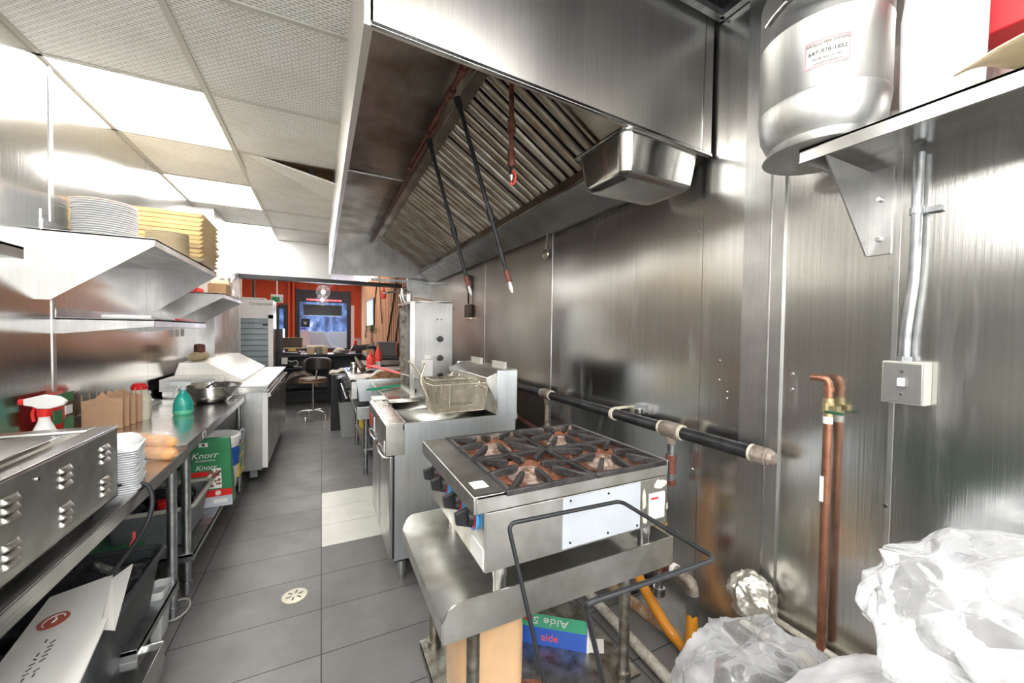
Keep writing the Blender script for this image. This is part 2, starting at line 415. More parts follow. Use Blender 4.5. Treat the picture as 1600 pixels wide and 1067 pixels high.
# left wall with seams
w = MB()
ys = [-2.2, -.3, 1.69, 2.92, 4.15, 4.85, 5.47]
for a, b in zip(ys, ys[1:]): w.box(XL - .1, XL, a + .0015, b - .0015, 0, ZC + .1)
struct('wall_left', w, 'wall_steel_left')
struct('trim_1', MB().box(XL, -1.10, 5.47, 6.95, 0, ZC), 'steel_v', 'steel clad wall return at the far end of the left wall')
struct('trim_2', MB().box(XL, XL + .004, 2.905, 2.935, .9, ZC), 'steel_v', 'vertical seam strip on the left steel wall')
# right wall
w = MB()
ys = [-2.2, -.65, .565, .93, 1.27, 2.63]
for a, b in zip(ys, ys[1:]): w.box(XR, XR + .1, a + .0012, b - .0012, 0, 3.1)
struct('wall_right', w, 'wall_steel')
w = MB()
ys = [2.63, 4.04, 5.3, 6.4]
for a, b in zip(ys, ys[1:]): w.box(XR, XR + .1, a + .0012, b - .0012, 0, 3.1)
struct('wall_right', w, 'wall_steel_greasy', 'duller greasy steel sheets of the right wall behind the fryer')
w = MB(); w.box(XR - .012, XR, .955, 1.062, .27, 2.9); w.box(XR - .012, XR, .90, .945, .27, 2.9)
struct('trim_3', w, 'steel_v', 'two raised vertical strips covering the corner seam of the right wall')
w = MB()
for y in (2.63, 4.04, .565): w.box(XR - .003, XR, y - .006, y + .006, .2, 2.85)
struct('trim_4', w, 'steel_v', 'thin seam beads between the wall sheets')
w = MB()
for (y, z) in ((.93, .96), (.93, 1.38), (1.13, 1.16), (1.13, 1.19), (1.17, 1.33), (1.17, 1.24), (.86, 1.30), (.86, 1.24), (.57, .9), (2.75, 1.35), (1.02, 2.1), (1.3, 1.95), (1.3, .78)): w.cyl((XR - .004, y, z), (XR, y, z), .006, n=10)
struct('trim_5', w, 'chrome', 'small dome screws on the right wall')
struct('wall_back', MB().box(-1.4, 1.75, -2.3, -2.2, 0, 3.1), 'plaster')
# curb along the right wall by the camera
single('floor_curb', MB().box(1.47, 1.65, -.9, .94, 0, .30), 'curb', 'grimy raised concrete curb along the foot of the right wall', 'curb', bevel=.01)
w = MB(); w.tube([(1.49, -.9, .32), (1.49, .93, .32)], .016); w.tube([(1.62, -.9, .32), (1.62, .95, .32)], .012)
single('curb_pipe', w, 'white_floor_pipe', 'pair of thin painted pipes lying on the curb behind the bags', 'pipe')
# entry wall (header above the opening) and right return
struct('wall_entry', MB().box(-1.10, .13, 6.93, 7.05, 2.26, ZC), 'plaster', 'white header wall above the opening to the shop')
struct('trim_6', MB().box(-1.10, 1.65, 6.90, 7.06, 2.20, 2.26), 'black', 'dark metal edge under the header')
struct('wall_far', MB().box(-3.2, -2.2, 14.8, 14.9, 0, 3.3).box(-2.2, -1.30, 14.8, 14.9, 2.19, 3.3).box(-1.30, -.94, 14.8, 14.9, 2.19, 3.3).box(-.94, -.72, 14.8, 14.9, 0, 3.3)
       .box(-.72, .86, 14.8, 14.9, 2.78, 3.3).box(-.72, .86, 14.8, 14.9, 0, .78).box(.86, 1.30, 14.8, 14.9, 0, 3.3).box(-2.2, -1.30, 14.8, 14.9, 0, 2.19), 'orange_wall', 'orange painted front wall of the shop')
struct('trim_7', MB().box(-.99, -.93, 14.6, 14.8, 0, 3.06).box(-.86, -.80, 14.6, 14.8, 0, 3.06), 'orange_wall', 'orange pilaster edges beside the front window')
struct('ceiling_shop', MB().box(-3.2, 3.2, 7.05, 14.9, 3.06, 3.16).box(-3.2, 3.2, 6.93, 7.05, ZC, 3.16), 'ceil_plain')
struct('wall_shop_left', MB().box(-2.6, -2.5, 7.05, 14.9, 0, 3.1), 'beige')
struct('wall_shop_return', MB().box(-2.6, -1.10, 6.97, 7.05, 0, 3.1), 'plaster')
struct('wall_slat', MB().box(1.25, 1.35, 6.45, 14.8, 0, 3.1), 'wood_slats', 'wood slat wall on the right of the shop')
struct('wall_slat_return', MB().box(1.25, 1.75, 6.40, 6.46, 0, 3.1), 'steel_v')
w = MB()
for (y0, z0, y1, z1) in ((11.6, .8, 10.2, 2.6), (8.6, 1.0, 7.2, 2.5), (12.9, 1.2, 12.0, 2.3), (7.6, 1.0, 6.9, 1.9), (9.8, 2.9, 9.2, 1.6)):
    w.bar((1.245, y0, z0), (1.245, y1, z1), .01, .05, up=(1, 0, 0))
struct('trim_8', w, 'wood_dark', 'diagonal dark inlays in the wood slat wall')
struct('wall_wainscot', MB().box(.92, 1.25, 14.77, 14.8, 0, 1.15), 'beige')
# shop window & door
f = MB(); f.box(-.78, -.66, 14.72, 14.9, .75, 2.8).box(.80, .92, 14.72, 14.9, .75, 2.8).box(-.66, .80, 14.72, 14.9, 2.38, 2.78).box(-.66, .80, 14.72, 14.9, .72, .80)
win = struct('window_1', f, 'black', 'black framed shop front window onto the blue street')
struct('pane', MB().box(-.66, .80, 14.80, 14.81, .8, 2.38), 'glass', parent=win)
f = MB(); f.box(-1.34, -1.26, 14.7, 14.85, 0, 2.19).box(-1.12, -.94, 14.7, 14.85, 0, 2.25).box(-1.26, -1.12, 14.7, 14.85, 2.12, 2.25).box(-1.26, -1.12, 14.7, 14.85, 0, .9)
dr = struct('door_1', f, 'black', 'black framed glass entrance door of the shop')
struct('pane', MB().box(-1.26, -1.12, 14.78, 14.79, .9, 2.12), 'glass', parent=dr)
w = MB()
for k in range(24):
    a = 2 * PI * k / 24; b = 2 * PI * (k + 1) / 24
    w.bar((-1.24 + .1 * math.cos(a), 14.77, 1.25 + .16 * math.sin(a)), (-1.24 + .1 * math.cos(b), 14.77, 1.25 + .16 * math.sin(b)), .012, .012)
w.box(-1.27, -1.12, 14.765, 14.775, .92, 1.0)
struct('door_decal', w, 'white', 'white ring decal on the door glass', parent=dr)
struct('ground', MB().box(-6, 6, 16.0, 19.0, -.1, 0), 'pot_grey', 'grey street outside the shop')
single('street_backdrop', MB().box(-6, 6, 19.0, 19.05, -.5, 4.5), 'street', 'blue daylight street seen through the shop window', 'street')
# parked cars outside as pale shapes
for k, (x, zz, y) in enumerate(((-.35, .95, 17.2), (.75, .9, 18.2))):
    mb = MB().prism([(-1.0, 0), (1.0, 0), (1.0, .35), (.62, .42), (.38, .72), (-.45, .72), (-.75, .4), (-1.0, .33)], 1, y, y + .6)
    mb.v = [Vector((p.x * 1.2 + x, p.y, p.z * 1.9)) for p in mb.v]
    single('parked_car', mb, 'white_gloss', ('white car outside the shop window, nearer one' if k == 0 else 'white car outside the shop window, farther one at its right'), 'car', bevel=.05)
# street side daylight is given by a lamp at the window (below)

# ------------------------------------------------------------------ kitchen ceiling
XS = [-2.04, XL, -.60, .125]
YS = [-2.2, -1.28, -.46, .36, 1.18, 2.0, 2.82, 3.64, 4.46, 5.28, 6.1, 6.93]
lights = {(1, 6), (1, 8), (1, 10), (1, 3), (2, 1), (1, 0)}
g = MB()
for y in YS: g.box(XL, .125, y - .012, y + .012, ZC - .012, ZC + .01)
g.box(-.615, -.585, -2.2, 6.93, ZC - .013, ZC + .011)
g.box(XL, XL + .02, -2.2, 6.93, ZC - .012, ZC + .01)
single('ceiling_grid', g, 'tub_rim', 'pale metal grid that carries the ceiling tiles', 'ceiling grid', loc=(-.6, 2, ZC))
tl = 'perforated white ceiling tile'
tl_names = {(1, 5): 'at the top left, just before the brightest light', (1, 4): 'at the top left corner of the picture', (2, 5): 'by the hood before the brightest light', (2, 6): 'by the hood beside the brightest light',
            (1, 7): 'between the first and second bright light', (1, 9): 'between the second and farthest bright light', (2, 4): 'by the hood, nearest the camera at the top', (2, 3): 'by the hood above the camera',
            (2, 8): 'by the hood just past the sagging tile', (2, 9): 'by the hood, second past the sagging tile', (2, 10): 'by the hood, last before the header', }
n_l = 0
lnames = ['nearest and largest in view', 'second in view', 'farthest, by the header wall', 'behind the camera on the left', 'above the camera by the hood', 'by the back wall']
for i in (1, 2):
    for j in range(len(YS) - 1):
        x0, x1, y0, y1 = XS[i] + .012, XS[i + 1] - .014, YS[j] + .012, YS[j + 1] - .012
        if (i, j) in lights:
            idx = {6: 0, 8: 1, 10: 2, 3: 3, 1: 4, 0: 5}[j]
            t = thing('ceiling_light', 'added fill light panel out of view, ' + lnames[idx], 'ceiling light', ((x0 + x1) / 2, (y0 + y1) / 2, ZC), group='ceiling light panels')
            d = MB().box(x0, x1, y0, y1, ZC - .004, ZC + .004)
            obj('diffuser', d, 'lightpanel', t)
            obj('light_housing', MB().box(x0, x1, y0, y1, ZC + .006, ZC + .08), 'white', t)
        elif (i, j) == (2, 7):
            # drooping tile, one corner hanging below the grid
            t = thing('ceiling_tile', tl + ', sagging open below the grid beside the hood', 'ceiling tile', (x0, y0, ZC), group='ceiling tiles')
            mb = MB().hexa([(x0, y0, ZC + .012), (x1, y0 + .0, ZC - .135), (x0, y1, ZC - .035), (x1, y1, ZC - .05),
                            (x0, y0, ZC + .024), (x1, y0 + .0, ZC - .123), (x0, y1, ZC - .023), (x1, y1, ZC - .038)])
            obj('tile_panel', mb, 'ceil_tile', t, bevel=0)
        else:
            mb = MB().box(x0, x1, y0, y1, ZC - .004, ZC + .006)
            nm = tl_names.get((i, j), 'out of view, row %s' % ['by the back wall', 'two from the back wall', 'three from the back wall', 'overhead', 'x', 'x', 'x', 'x', 'x', 'x', 'x'][j])
            single('ceiling_tile', mb, 'ceil_tile', tl + ' ' + nm, 'ceiling tile', 'ceiling tiles')
for i, j in ((0, 0), (0, 1), (0, 2), (1, 0), (1, 1), (1, 2)):
    x0, x1 = ((.137, .87), (.89, 1.64))[i]; y0, y1 = YS[j] + .012, YS[j + 1] - .012
    if (i, j) in ((0, 2), (1, 0)):  # added unseen light panels that brighten the hood and the lower right
        t = thing('ceiling_light', 'added fill light panel out of view, ' + ('behind the camera on the right' if i == 0 else 'in the rear right corner'), 'ceiling light', ((x0 + x1) / 2, (y0 + y1) / 2, ZC), group='ceiling light panels')
        obj('diffuser', MB().box(x0, x1, y0, y1, ZC - .004, ZC + .004), 'lightpanel', t)
        obj('light_housing', MB().box(x0, x1, y0, y1, ZC + .006, ZC + .08), 'white', t)
    else:
        single('ceiling_tile', MB().box(x0, x1, y0, y1, ZC - .004, ZC + .006), 'ceil_tile', tl + ' on the right behind the camera, %s column row %s' % (('inner', 'wall')[i], ('one', 'two', 'three')[j]), 'ceiling tile', 'ceiling tiles')
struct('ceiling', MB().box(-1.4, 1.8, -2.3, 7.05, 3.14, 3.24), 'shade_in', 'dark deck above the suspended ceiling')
for k, x in enumerate((3.75, 4.02, 4.29)):
    single('ceiling_joist', MB().box(-.55, .12, x, x + .045, 2.93, 3.14), 'wood_light', 'rough wooden joist seen through the gap above the sagging tile, %s' % ['nearest', 'middle', 'farthest'][k], 'joist', 'joists above the ceiling')
single('ceiling_duct', MB().cyl((-.1, 3.5, 2.98), (-.1, 4.6, 2.98), .035), 'galv', 'pale conduit above the sagging ceiling tile', 'pipe')
w = MB(); w.bar((1.05, 1.19, 2.90), (1.64, 1.19, 2.90), .03, .03); w.bar((1.63, -2.1, 2.9), (1.63, 1.19, 2.9), .03, .03)
single('hood_hanger_angle', w, 'galv', 'galvanised angle bar over the near top edge of the hood', 'bracket')

# ------------------------------------------------------------------ extractor hood
hood = thing('extractor_hood', 'large stainless steel canopy hood over the cooking line', 'extractor hood', (.13, 1.225, 2.3))
XN, YN, YF = 1.63, 1.225, 6.2
w = MB().hexa([(.128, YN, 2.345), (XN, YN, 2.28), (.128, YN + .015, 2.345), (XN, YN + .015, 2.28), (.128, YN, 2.93), (XN, YN, 2.90), (.128, YN + .015, 2.93), (XN, YN + .015, 2.90)])
obj('near_end_panel', w, 'steel_hood', hood)
w = MB().bar((.128, YN - .002, 2.350), (XN, YN - .002, 2.285), .012, .014); w.bar((1.56, YN - .003, 2.29), (1.575, YN - .003, 2.9), .004, .006)
obj('near_lip', w, 'steel_bright', hood, bevel=.003)
w = MB().hexa([(.110, YN, 2.345), (.135, YN, 2.345), (.092, YF, 2.25), (.115, YF, 2.25), (.110, YN, 2.93), (.135, YN, 2.93), (.092, YF, 2.93), (.115, YF, 2.93)])
obj('side_skirt', w, 'steel_hood', hood)
obj('far_end_panel', MB().hexa([(.115, YF - .01, 2.25), (XN, YF - .01, 2.29), (.115, YF + .01, 2.25), (XN, YF + .01, 2.29), (.115, YF - .01, 2.93), (XN, YF - .01, 2.93), (.115, YF + .01, 2.93), (XN, YF + .01, 2.93)]), 'steel_v', hood)
w = MB().box(.13, XN, YN + .015, 3.7, 2.86, 2.88).box(.13, XN, 3.705, YF, 2.855, 2.875)
obj('roof_panel', w, 'steel_greasy', hood)
obj('roof_rod', MB().tube([(.14, 3.7, 2.85), (.68, 3.7, 2.84)], .009), 'steel_v', hood)
# back plenum above filters
TX, TZ, BX, BZ = .78, 2.85, 1.45, 2.43
w = MB().box(TX - .09, TX - .02, YN + .02, YF - .02, 2.76, 2.86)
obj('filter_rail', w, 'steel_greasy', hood, bevel=.004)
w = MB().bar((BX + .0, YN + .2, BZ - .02), (BX + .0, YF - .05, BZ - .02), .06, .03)
obj('filter_rail', w, 'steel_greasy', hood)
obj('near_filler_panel', MB().quad((TX, YN + .02, TZ), (BX, YN + .02, BZ), (BX, 1.70, BZ), (TX, 1.70, TZ), .01), 'steel_greasy', hood)
# ledge with grease channel along the wall
w = MB().prism([(1.40, 2.43), (1.40, 2.37), (1.62, 2.25), (1.645, 2.25), (1.645, 2.43)], 1, 1.55, YF)
obj('grease_trough', w, 'steel_greasy', hood, bevel=.004)
obj('trough_front', MB().prism([(1.395, 2.36), (1.60, 2.245), (1.60, 2.225), (1.385, 2.345)], 1, 1.6, YF), 'steel_v', hood)
# filters (one per 0.5 m)
nf = 9
d = Vector((BX - TX, 0, BZ - TZ)); L = d.length; d.normalize(); nrm = Vector((-d.z, 0, d.x)) * -1  # towards the room (down, aisle)
y0 = 1.70
def make_filter():
    t = MB(); fr = MB(); fw = .5
    for k in range(5):
        yc = .03 + (k + .5) * (fw - .06) / 5
        # rounded baffle rib
        for q in range(1):
            pr = []
            for a in range(7):
                an = PI * a / 6; pr.append((yc - math.cos(an) * .030, math.sin(an) * .024))
            vs = []
            for s_ in (0.03, L - .03):
                for (yy, hh) in pr: p = d * s_ + nrm * hh; vs.append((p.x, yy, p.z))
            t.add(vs, [(i, i + 1, 7 + i + 1, 7 + i) for i in range(6)] + [tuple(range(7)), tuple(range(7, 14))])
    back = MB()
    a = nrm * -.012; e = d * L
    back.quad((a.x, .01, a.z), ((a + e).x, .01, (a + e).z), ((a + e).x, fw - .01, (a + e).z), (a.x, fw - .01, a.z), .004)
    for (s0, s1, ya, yb) in ((0, .03, 0, fw), (L - .03, L, 0, fw), (0, L, 0, .02), (0, L, fw - .02, fw)):
        p = [d * s0 + nrm * -.006, d * s1 + nrm * -.006]; q = [d * s0 + nrm * .014, d * s1 + nrm * .014]
        fr.hexa([(p[0].x, ya, p[0].z), (p[1].x, ya, p[1].z), (p[0].x, yb, p[0].z), (p[1].x, yb, p[1].z), (q[0].x, ya, q[0].z), (q[1].x, ya, q[1].z), (q[0].x, yb, q[0].z), (q[1].x, yb, q[1].z)])
    return t, back, fr
M['filter_metal'] = steel('filter_metal', (.52, .50, .44), .38, (4, 80, 4), .15, 0, dirt=(.26, .19, .12), dirt_amt=.5, dscale=5)
tb, bk, frm = make_filter()
fo = thing('grease_filter', 'baffle grease filter in the hood', 'grease filter', (TX, y0, TZ), group='baffle grease filters')
obj('baffles', tb, 'filter_metal', fo, local=True); obj('back_plate', bk, 'black', fo, local=True); obj('frame', frm, 'filter_metal', fo, local=True)
ordn = ['first', 'second', 'third', 'fourth', 'fifth', 'sixth', 'seventh', 'eighth', 'ninth']
for i in range(nf):
    o = fo if i == 0 else copy_tree(fo)
    o.location = (TX, y0 + i * .5, TZ)
    o['label'] = 'ribbed baffle grease filter in the hood, %s counted from the camera' % ordn[i]
# fire suppression piping
w = MB().tube([(.64, YN + .1, 2.77), (.64, 3.2, 2.78)], .014).tube([(.655, 2.4, 2.75), (.655, YF - .1, 2.78)], .012)
for y in (1.9, 2.1, 2.6, 3.2): w.cyl((.64, y - .03, 2.77), (.64, y + .03, 2.77), .022)
single('suppression_pipe', w, 'rust_pipe', 'dark red horizontal pipe running under the hood roof', 'pipe')
def drop(p0, p1, mat, lab, tipm):
    t = thing('nozzle_pipe', lab, 'pipe', p0)
    p0 = Vector(p0); p1 = Vector(p1); m = p0.lerp(p1, .62)
    mb = MB().tube([p0, p1], .0125); mb.cyl(m - (p1 - p0).normalized() * .03, m + (p1 - p0).normalized() * .03, .02)
    mb.cyl(p0 - Vector((0, 0, .0)), p0 + (p1 - p0).normalized() * .05, .021)
    obj('drop_tube', mb, mat, t)
    dd = (p1 - p0).normalized()
    mb = MB().cyl(p1 - dd * .07, p1 - dd * .02, .02, n=8).cyl(p1 - dd * .03, p1, .019)
    obj('coupling', mb, 'rust_pipe', t)
    mb = MB().cyl(p1, p1 + dd * .045, .009, .012).cyl(p1 + dd * .045, p1 + dd * .07, .012, .005)
    obj('nozzle_tip', mb, tipm, t)
    return t
drop((.67, 2.08, 2.74), (1.005, 2.08, 1.75), 'black_iron', 'black suppression drop pipe from the hood, nearer of the two slanting ones', 'white')
drop((.645, 2.61, 2.74), (.94, 2.61, 1.775), 'black_iron', 'black suppression drop pipe from the hood, farther of the two slanting ones', 'white')
t = drop((.815, 1.69, 2.74), (.82, 1.69, 2.25), 'rust_pipe', 'short reddish brown vertical nozzle pipe hanging from the hood front', 'chrome')
w = MB().tube([(.822, 1.675, 2.225), (.835, 1.67, 2.20), (.832, 1.675, 2.17), (.820, 1.68, 2.155), (.812, 1.68, 2.17)], .005, smooth=1)
obj('red_cap', w, 'red_plastic', t)
# steel pan hanging at the near end of the trough
def hotel_pan(x0, x1, y0, y1, z0, z1, r=.05):
    mb = MB(); rings = []
    def ring(ix, z, r):
        pts = []
        for (cx, cy, a0) in ((x1 - ix - r, y1 - ix - r, 0), (x0 + ix + r, y1 - ix - r, 90), (x0 + ix + r, y0 + ix + r, 180), (x1 - ix - r, y0 + ix + r, 270)):
            for k in range(6): a = math.radians(a0 + 18 * k); pts.append((cx + r * math.cos(a), cy + r * math.sin(a), z))
        return pts
    lv = [(-.018, z1 - .008, r), (-.018, z1, r), (0, z1, r), (.006, z1 - .03, r), (.018, z0 + .05, r), (.024, z0 + .02, r * .9), (.045, z0 + .003, r * .8), (.08, z0, r * .5)]
    vs = []
    for a in lv: vs += ring(*a)
    n = 24; fs = []
    for i in range(len(lv) - 1):
        for k in range(n): k2 = (k + 1) % n; fs.append((i * n + k, (i + 1) * n + k, (i + 1) * n + k2, i * n + k2))
    fs.append(tuple(range((len(lv) - 1) * n, len(lv) * n)))
    return mb.add(vs, fs)
single('steel_pan', hotel_pan(1.12, 1.60, 1.24, 1.58, 2.125, 2.30), 'steel_bright', 'deep rounded steel pan hung under the near end of the hood trough', 'pan')
# small sieve hanging from the trough
t = thing('wire_sieve', 'small round wire sieve hanging by its handle on the right wall', 'sieve', (1.63, 2.70, 2.04))
w = MB().tube([(1.63, 2.70 + .045 * math.cos(2 * PI * k / 20), 2.085 + .045 * math.sin(2 * PI * k / 20)) for k in range(20)], .003, 6, closed=True)
obj('rim', w, 'chrome', t)
w = MB()
mb = MB()
mb.grid(lambda u, v: (1.63 - .02 * math.cos(u * PI / 2 * .999), 2.70 + .044 * math.sin(u * PI / 2) * math.cos(2 * PI * v), 2.085 + .044 * math.sin(u * PI / 2) * math.sin(2 * PI * v)), 6, 20)
obj('mesh_bowl', mb, 'zinc_wire', t)
obj('handle', MB().tube([(1.63, 2.695, 2.13), (1.635, 2.69, 2.20), (1.64, 2.685, 2.26), (1.64, 2.70, 2.27), (1.635, 2.705, 2.20), (1.63, 2.705, 2.13)], .0022, 6).tube([(1.64, 2.69, 2.265), (1.62, 2.69, 2.36)], .001, 4), 'chrome', t)
# grill brush
t = thing('grill_brush', 'black handled grill brush hanging on the wall behind the fryer', 'brush', (1.62, 4.5, 1.60))
obj('handle', MB().tube([(1.62, 4.50, 1.79), (1.62, 4.50, 1.93), (1.62, 4.50, 1.97), (1.62, 4.50, 2.14)], [.012, .012, .024, .026]), 'black', t)
obj('bristle_block', MB().box(1.60, 1.645, 4.41, 4.60, 1.62, 1.78), 'wood_dark', t, bevel=.01)
obj('scraper_edge', MB().box(1.595, 1.645, 4.41, 4.60, 1.60, 1.62), 'zinc_wire', t)

# ------------------------------------------------------------------ gas range on its stand
TX0, TX1, TY0, TY1, TZ0 = .315, 1.24, 1.06, 1.66, .60
st = thing('equipment_stand', 'low stainless steel stand with raised edges under the gas range', 'stand', (.78, 1.36, 0))
obj('tray_top', MB().box(TX0, TX1, TY0, TY1, TZ0 - .018, TZ0), 'steel_worn', st)
def lip(y0, y1):
    pr = [(TX0, TZ0 - .055), (TX0, TZ0 + .015), (TX0 + .012, TZ0 + .04), (TX0 + .04, TZ0 + .055), (TX1, TZ0 + .055), (TX1, TZ0 - .055)]
    return MB().prism(pr, 1, y0, y1)
obj('side_lip', lip(TY0 - .006, TY0), 'steel_worn', st); obj('side_lip', lip(TY1, TY1 + .006), 'steel_worn', st)
obj('front_edge', MB().box(TX0 - .004, TX0 + .004, TY0, TY1, TZ0 - .05, TZ0 + .004), 'steel_worn', st)
obj('back_lip', MB().box(TX1, TX1 + .006, TY0, TY1, TZ0 - .05, TZ0 + .05), 'steel_worn', st)
for (x, y) in ((.42, 1.09), (1.03, 1.09), (.42, 1.54), (1.10, 1.62)):
    l = obj('leg', MB().cyl((x, y, .05), (x, y, TZ0 - .018), .0205), 'galv_dirty', st)
    obj('foot', MB().lathe([(.012, 0), (.02, .01), (.02, .05), (.026, .052), (.026, .075), (.022, .08)], (x, y, 0), 16), 'galv', l)
w = MB().box(.37, 1.10, 1.07, 1.58, .135, .15)
w.box(.37, 1.10, 1.58, 1.585, .11, .15).box(.37, .375, 1.07, 1.58, .105, .15)
obj('undershelf', w, 'galv_dirty', st, bevel=.003)
for (x, y) in ((.42, 1.09), (1.03, 1.09), (.42, 1.54)): obj('shelf_socket', MB().cyl((x, y, .115), (x, y, .175), .028), 'galv_dirty', st)
obj('rust_patch', MB().add([(.53 + .2 * math.cos(a * .52) * (1 + .25 * math.sin(a * 2.3)), 1.17 + .1 * math.sin(a * .52) * (1 + .2 * math.cos(a * 3)), .1505) for a in range(12)], [tuple(range(12))]), 'rust_pan', st)

RX0, RX1, RY0, RY1, RZ = .41, 1.235, 1.075, 1.73, .95
rg = thing('gas_range', 'four burner countertop gas range with cast iron grates', 'gas range', (.82, 1.4, .60))
w = MB()
w.box(RX0 + .045, RX1 - .005, RY0 + .006, RY0 + .012, .705, RZ - .06)  # near side
w.box(RX0 + .045, RX1 - .005, RY1 - .012, RY1 - .006, .705, RZ - .06)
w.box(RX1 - .012, RX1 - .006, RY0 + .01, RY1 - .01, .705, RZ - .06)
w.box(RX0 + .045, RX1 - .01, RY0 + .01, RY1 - .01, .700, .708)
w.box(RX0 + .04, RX0 + .05, RY0 + .01, RY1 - .01, .705, RZ - .05)
obj('body', w, 'steel_worn', rg, bevel=.0015)
# top frame
w = MB()
w.box(RX0 + .005, RX0 + .135, RY0, RY1, RZ - .012, RZ)         # landing ledge in front
w.box(RX0, RX0 + .012, RY0, RY1, RZ - .055, RZ)
w.box(RX0 + .01, RX1, RY0, RY0 + .012, RZ - .055, RZ)
w.box(RX0 + .01, RX1, RY1 - .012, RY1, RZ - .055, RZ)
w.box(RX1 - .012, RX1, RY0, RY1, RZ - .055, RZ)
obj('top_frame', w, 'steel_worn', rg, bevel=.003)
obj('spill_tray', MB().box(RX0 + .13, RX1 - .01, RY0 + .01, RY1 - .01, RZ - .05, RZ - .042), 'rust_pan', rg)
obj('sticker', MB().box(RX0 + .025, RX0 + .075, RY0 + .06, RY0 + .085 + .03, RZ, RZ + .001), 'white', rg, bevel=0)
obj('side_panel', MB().box(.735, 1.085, RY0 + .002, RY0 + .006, .712, .888), 'white_panel', rg)
for (x, z) in ((.765, .875), (.93, .872), (.93, .728), (1.07, .725), (.765, .73)): obj('screw', MB().cyl((x, RY0 - .001, z), (x, RY0 + .003, z), .004, n=8), 'black', rg)
obj('rating_plate', MB().box(1.135, 1.215, RY0 + .002, RY0 + .006, .73, .83), 'paper', rg)
obj('rating_plate_line', MB().box(1.14, 1.18, RY0 + .0015, RY0 + .002, .808, .816), 'red', rg)
for (x0, x1, z0, z1) in ((1.095, 1.12, .77, .86), (1.16, 1.225, .84, .885), (1.10, 1.13, .715, .76)):
    mb = MB(); n = 12; cx, cz = (x0 + x1) / 2, (z0 + z1) / 2
    mb.add([(cx + (x1 - x0) / 2 * math.cos(a * PI / 6) * random.uniform(.6, 1.15), RY0 + .0045, cz + (z1 - z0) / 2 * math.sin(a * PI / 6) * random.uniform(.6, 1.15)) for a in range(n)], [tuple(range(n))])
    obj('label_residue', mb, 'putty', rg)
obj('warning_label', MB().box(RX0 + .036, RX0 + .04, RY0 + .01, RY0 + .12, .715, .775), 'paper', rg)
for (x, y) in ((.52, 1.12), (1.15, 1.12), (.52, 1.60), (1.15, 1.60)):
    obj('leg', MB().cyl((x, y, .601), (x, y, .702), .021).cyl((x, y, .66), (x, y, .70), .024), 'steel_v', rg)
# knobs
for y in (1.585, 1.465, 1.30, 1.165):
    xk = RX0 + .04
    k = obj('knob', MB().cyl((xk - .012, y, .85), (xk - .03, y, .85), .030, .024, 24).prism([(xk - .065, .832), (xk - .07, .868), (xk - .012, .885), (xk - .012, .815)], 1, y - .009, y + .009), 'black', rg, bevel=.002)
    mb = MB().cyl((xk - .012, y, .85), (xk - .001, y, .85), .044, n=28)
    obj('knob_ring', mb, 'knob_blue', k)
    mb = MB()
    for a in range(8):
        a0, a1 = math.radians(-60 + a * 15), math.radians(-45 + a * 15)
        c = lambda an, r: (xk - .0135, y - math.cos(an) * r, .85 + math.sin(an) * r)
        mb.add([c(a0, .029), c(a1, .029), c(a1, .041), c(a0, .041)], [(0, 1, 2, 3)])
    obj('knob_mark', mb, 'red', k)
# burners + grates
bx = [.69, 1.04]; by = [1.235, 1.565]
for x in bx:
    for y in by:
        b = obj('burner', MB().lathe([(.075, 0), (.08, .012), (.06, .018), (.052, .03), (.045, .033), (.02, .033), (.018, .026), (0, .026)], (x, y, RZ - .042), 28), 'burner_cap', rg)
        mb = MB()
        for a in range(16):
            an = 2 * PI * a / 16; mb.cyl((x + .049 * math.cos(an), y + .049 * math.sin(an), RZ - .019), (x + .057 * math.cos(an), y + .057 * math.sin(an), RZ - .022), .003, n=6)
        obj('burner_ports', mb, 'black', b)
        gw, gh = .172, .16
        gr = MB(); zt = RZ + .002
        c = [(x - gw, y - gh), (x + gw, y - gh), (x + gw, y + gh), (x - gw, y + gh)]
        for q in range(4):
            a, b2 = c[q], c[(q + 1) % 4]; gr.bar((a[0], a[1], zt - .006), (b2[0], b2[1], zt - .006), .016, .018)
        for q in range(8):
            an = PI / 4 * q + (0 if q % 2 == 0 else 0)
            dx, dy = math.cos(an), math.sin(an)
            R = min(gw / abs(dx) if abs(dx) > .01 else 9, gh / abs(dy) if abs(dy) > .01 else 9)
            r0 = .05 if q % 2 == 0 else .085
            px, py = -dy * .008, dx * .008
            P = lambda r, s_, z: (x + dx * r + px * s_, y + dy * r + py * s_, z)
            # wedge shaped finger: low at the frame, high towards the burner, with a stepped end
            prof = [(R, zt - .015), (R, zt + .002), (r0 + .03, zt + .016), (r0, zt + .016), (r0, zt - .002), (r0 + .02, zt - .015)]
            vs = [P(r, -1, z) for r, z in prof] + [P(r, 1, z) for r, z in prof]; n = len(prof)
            gr.add(vs, [tuple(range(n))[::-1], tuple(range(n, 2 * n))] + [(i, (i + 1) % n, n + (i + 1) % n, n + i) for i in range(n)])
        obj('grate', gr, 'cast', rg, bevel=.003)
        bowl = MB().lathe([(.09, .0), (.125, .012), (.135, .022), (.14, .022), (.13, .005), (.1, -.008)], (x, y, RZ - .04), 24)
        obj('drip_bowl', bowl, 'rust_pan', rg)
# boxed frame behind grates
obj('rear_rail', MB().box(RX0 + .13, RX1 - .012, RY1 - .03, RY1 - .012, RZ - .02, RZ + .001).box(RX1 - .02, RX1 - .012, RY0 + .01, RY1 - .012, RZ - .02, RZ + .002), 'rust_grey', rg)

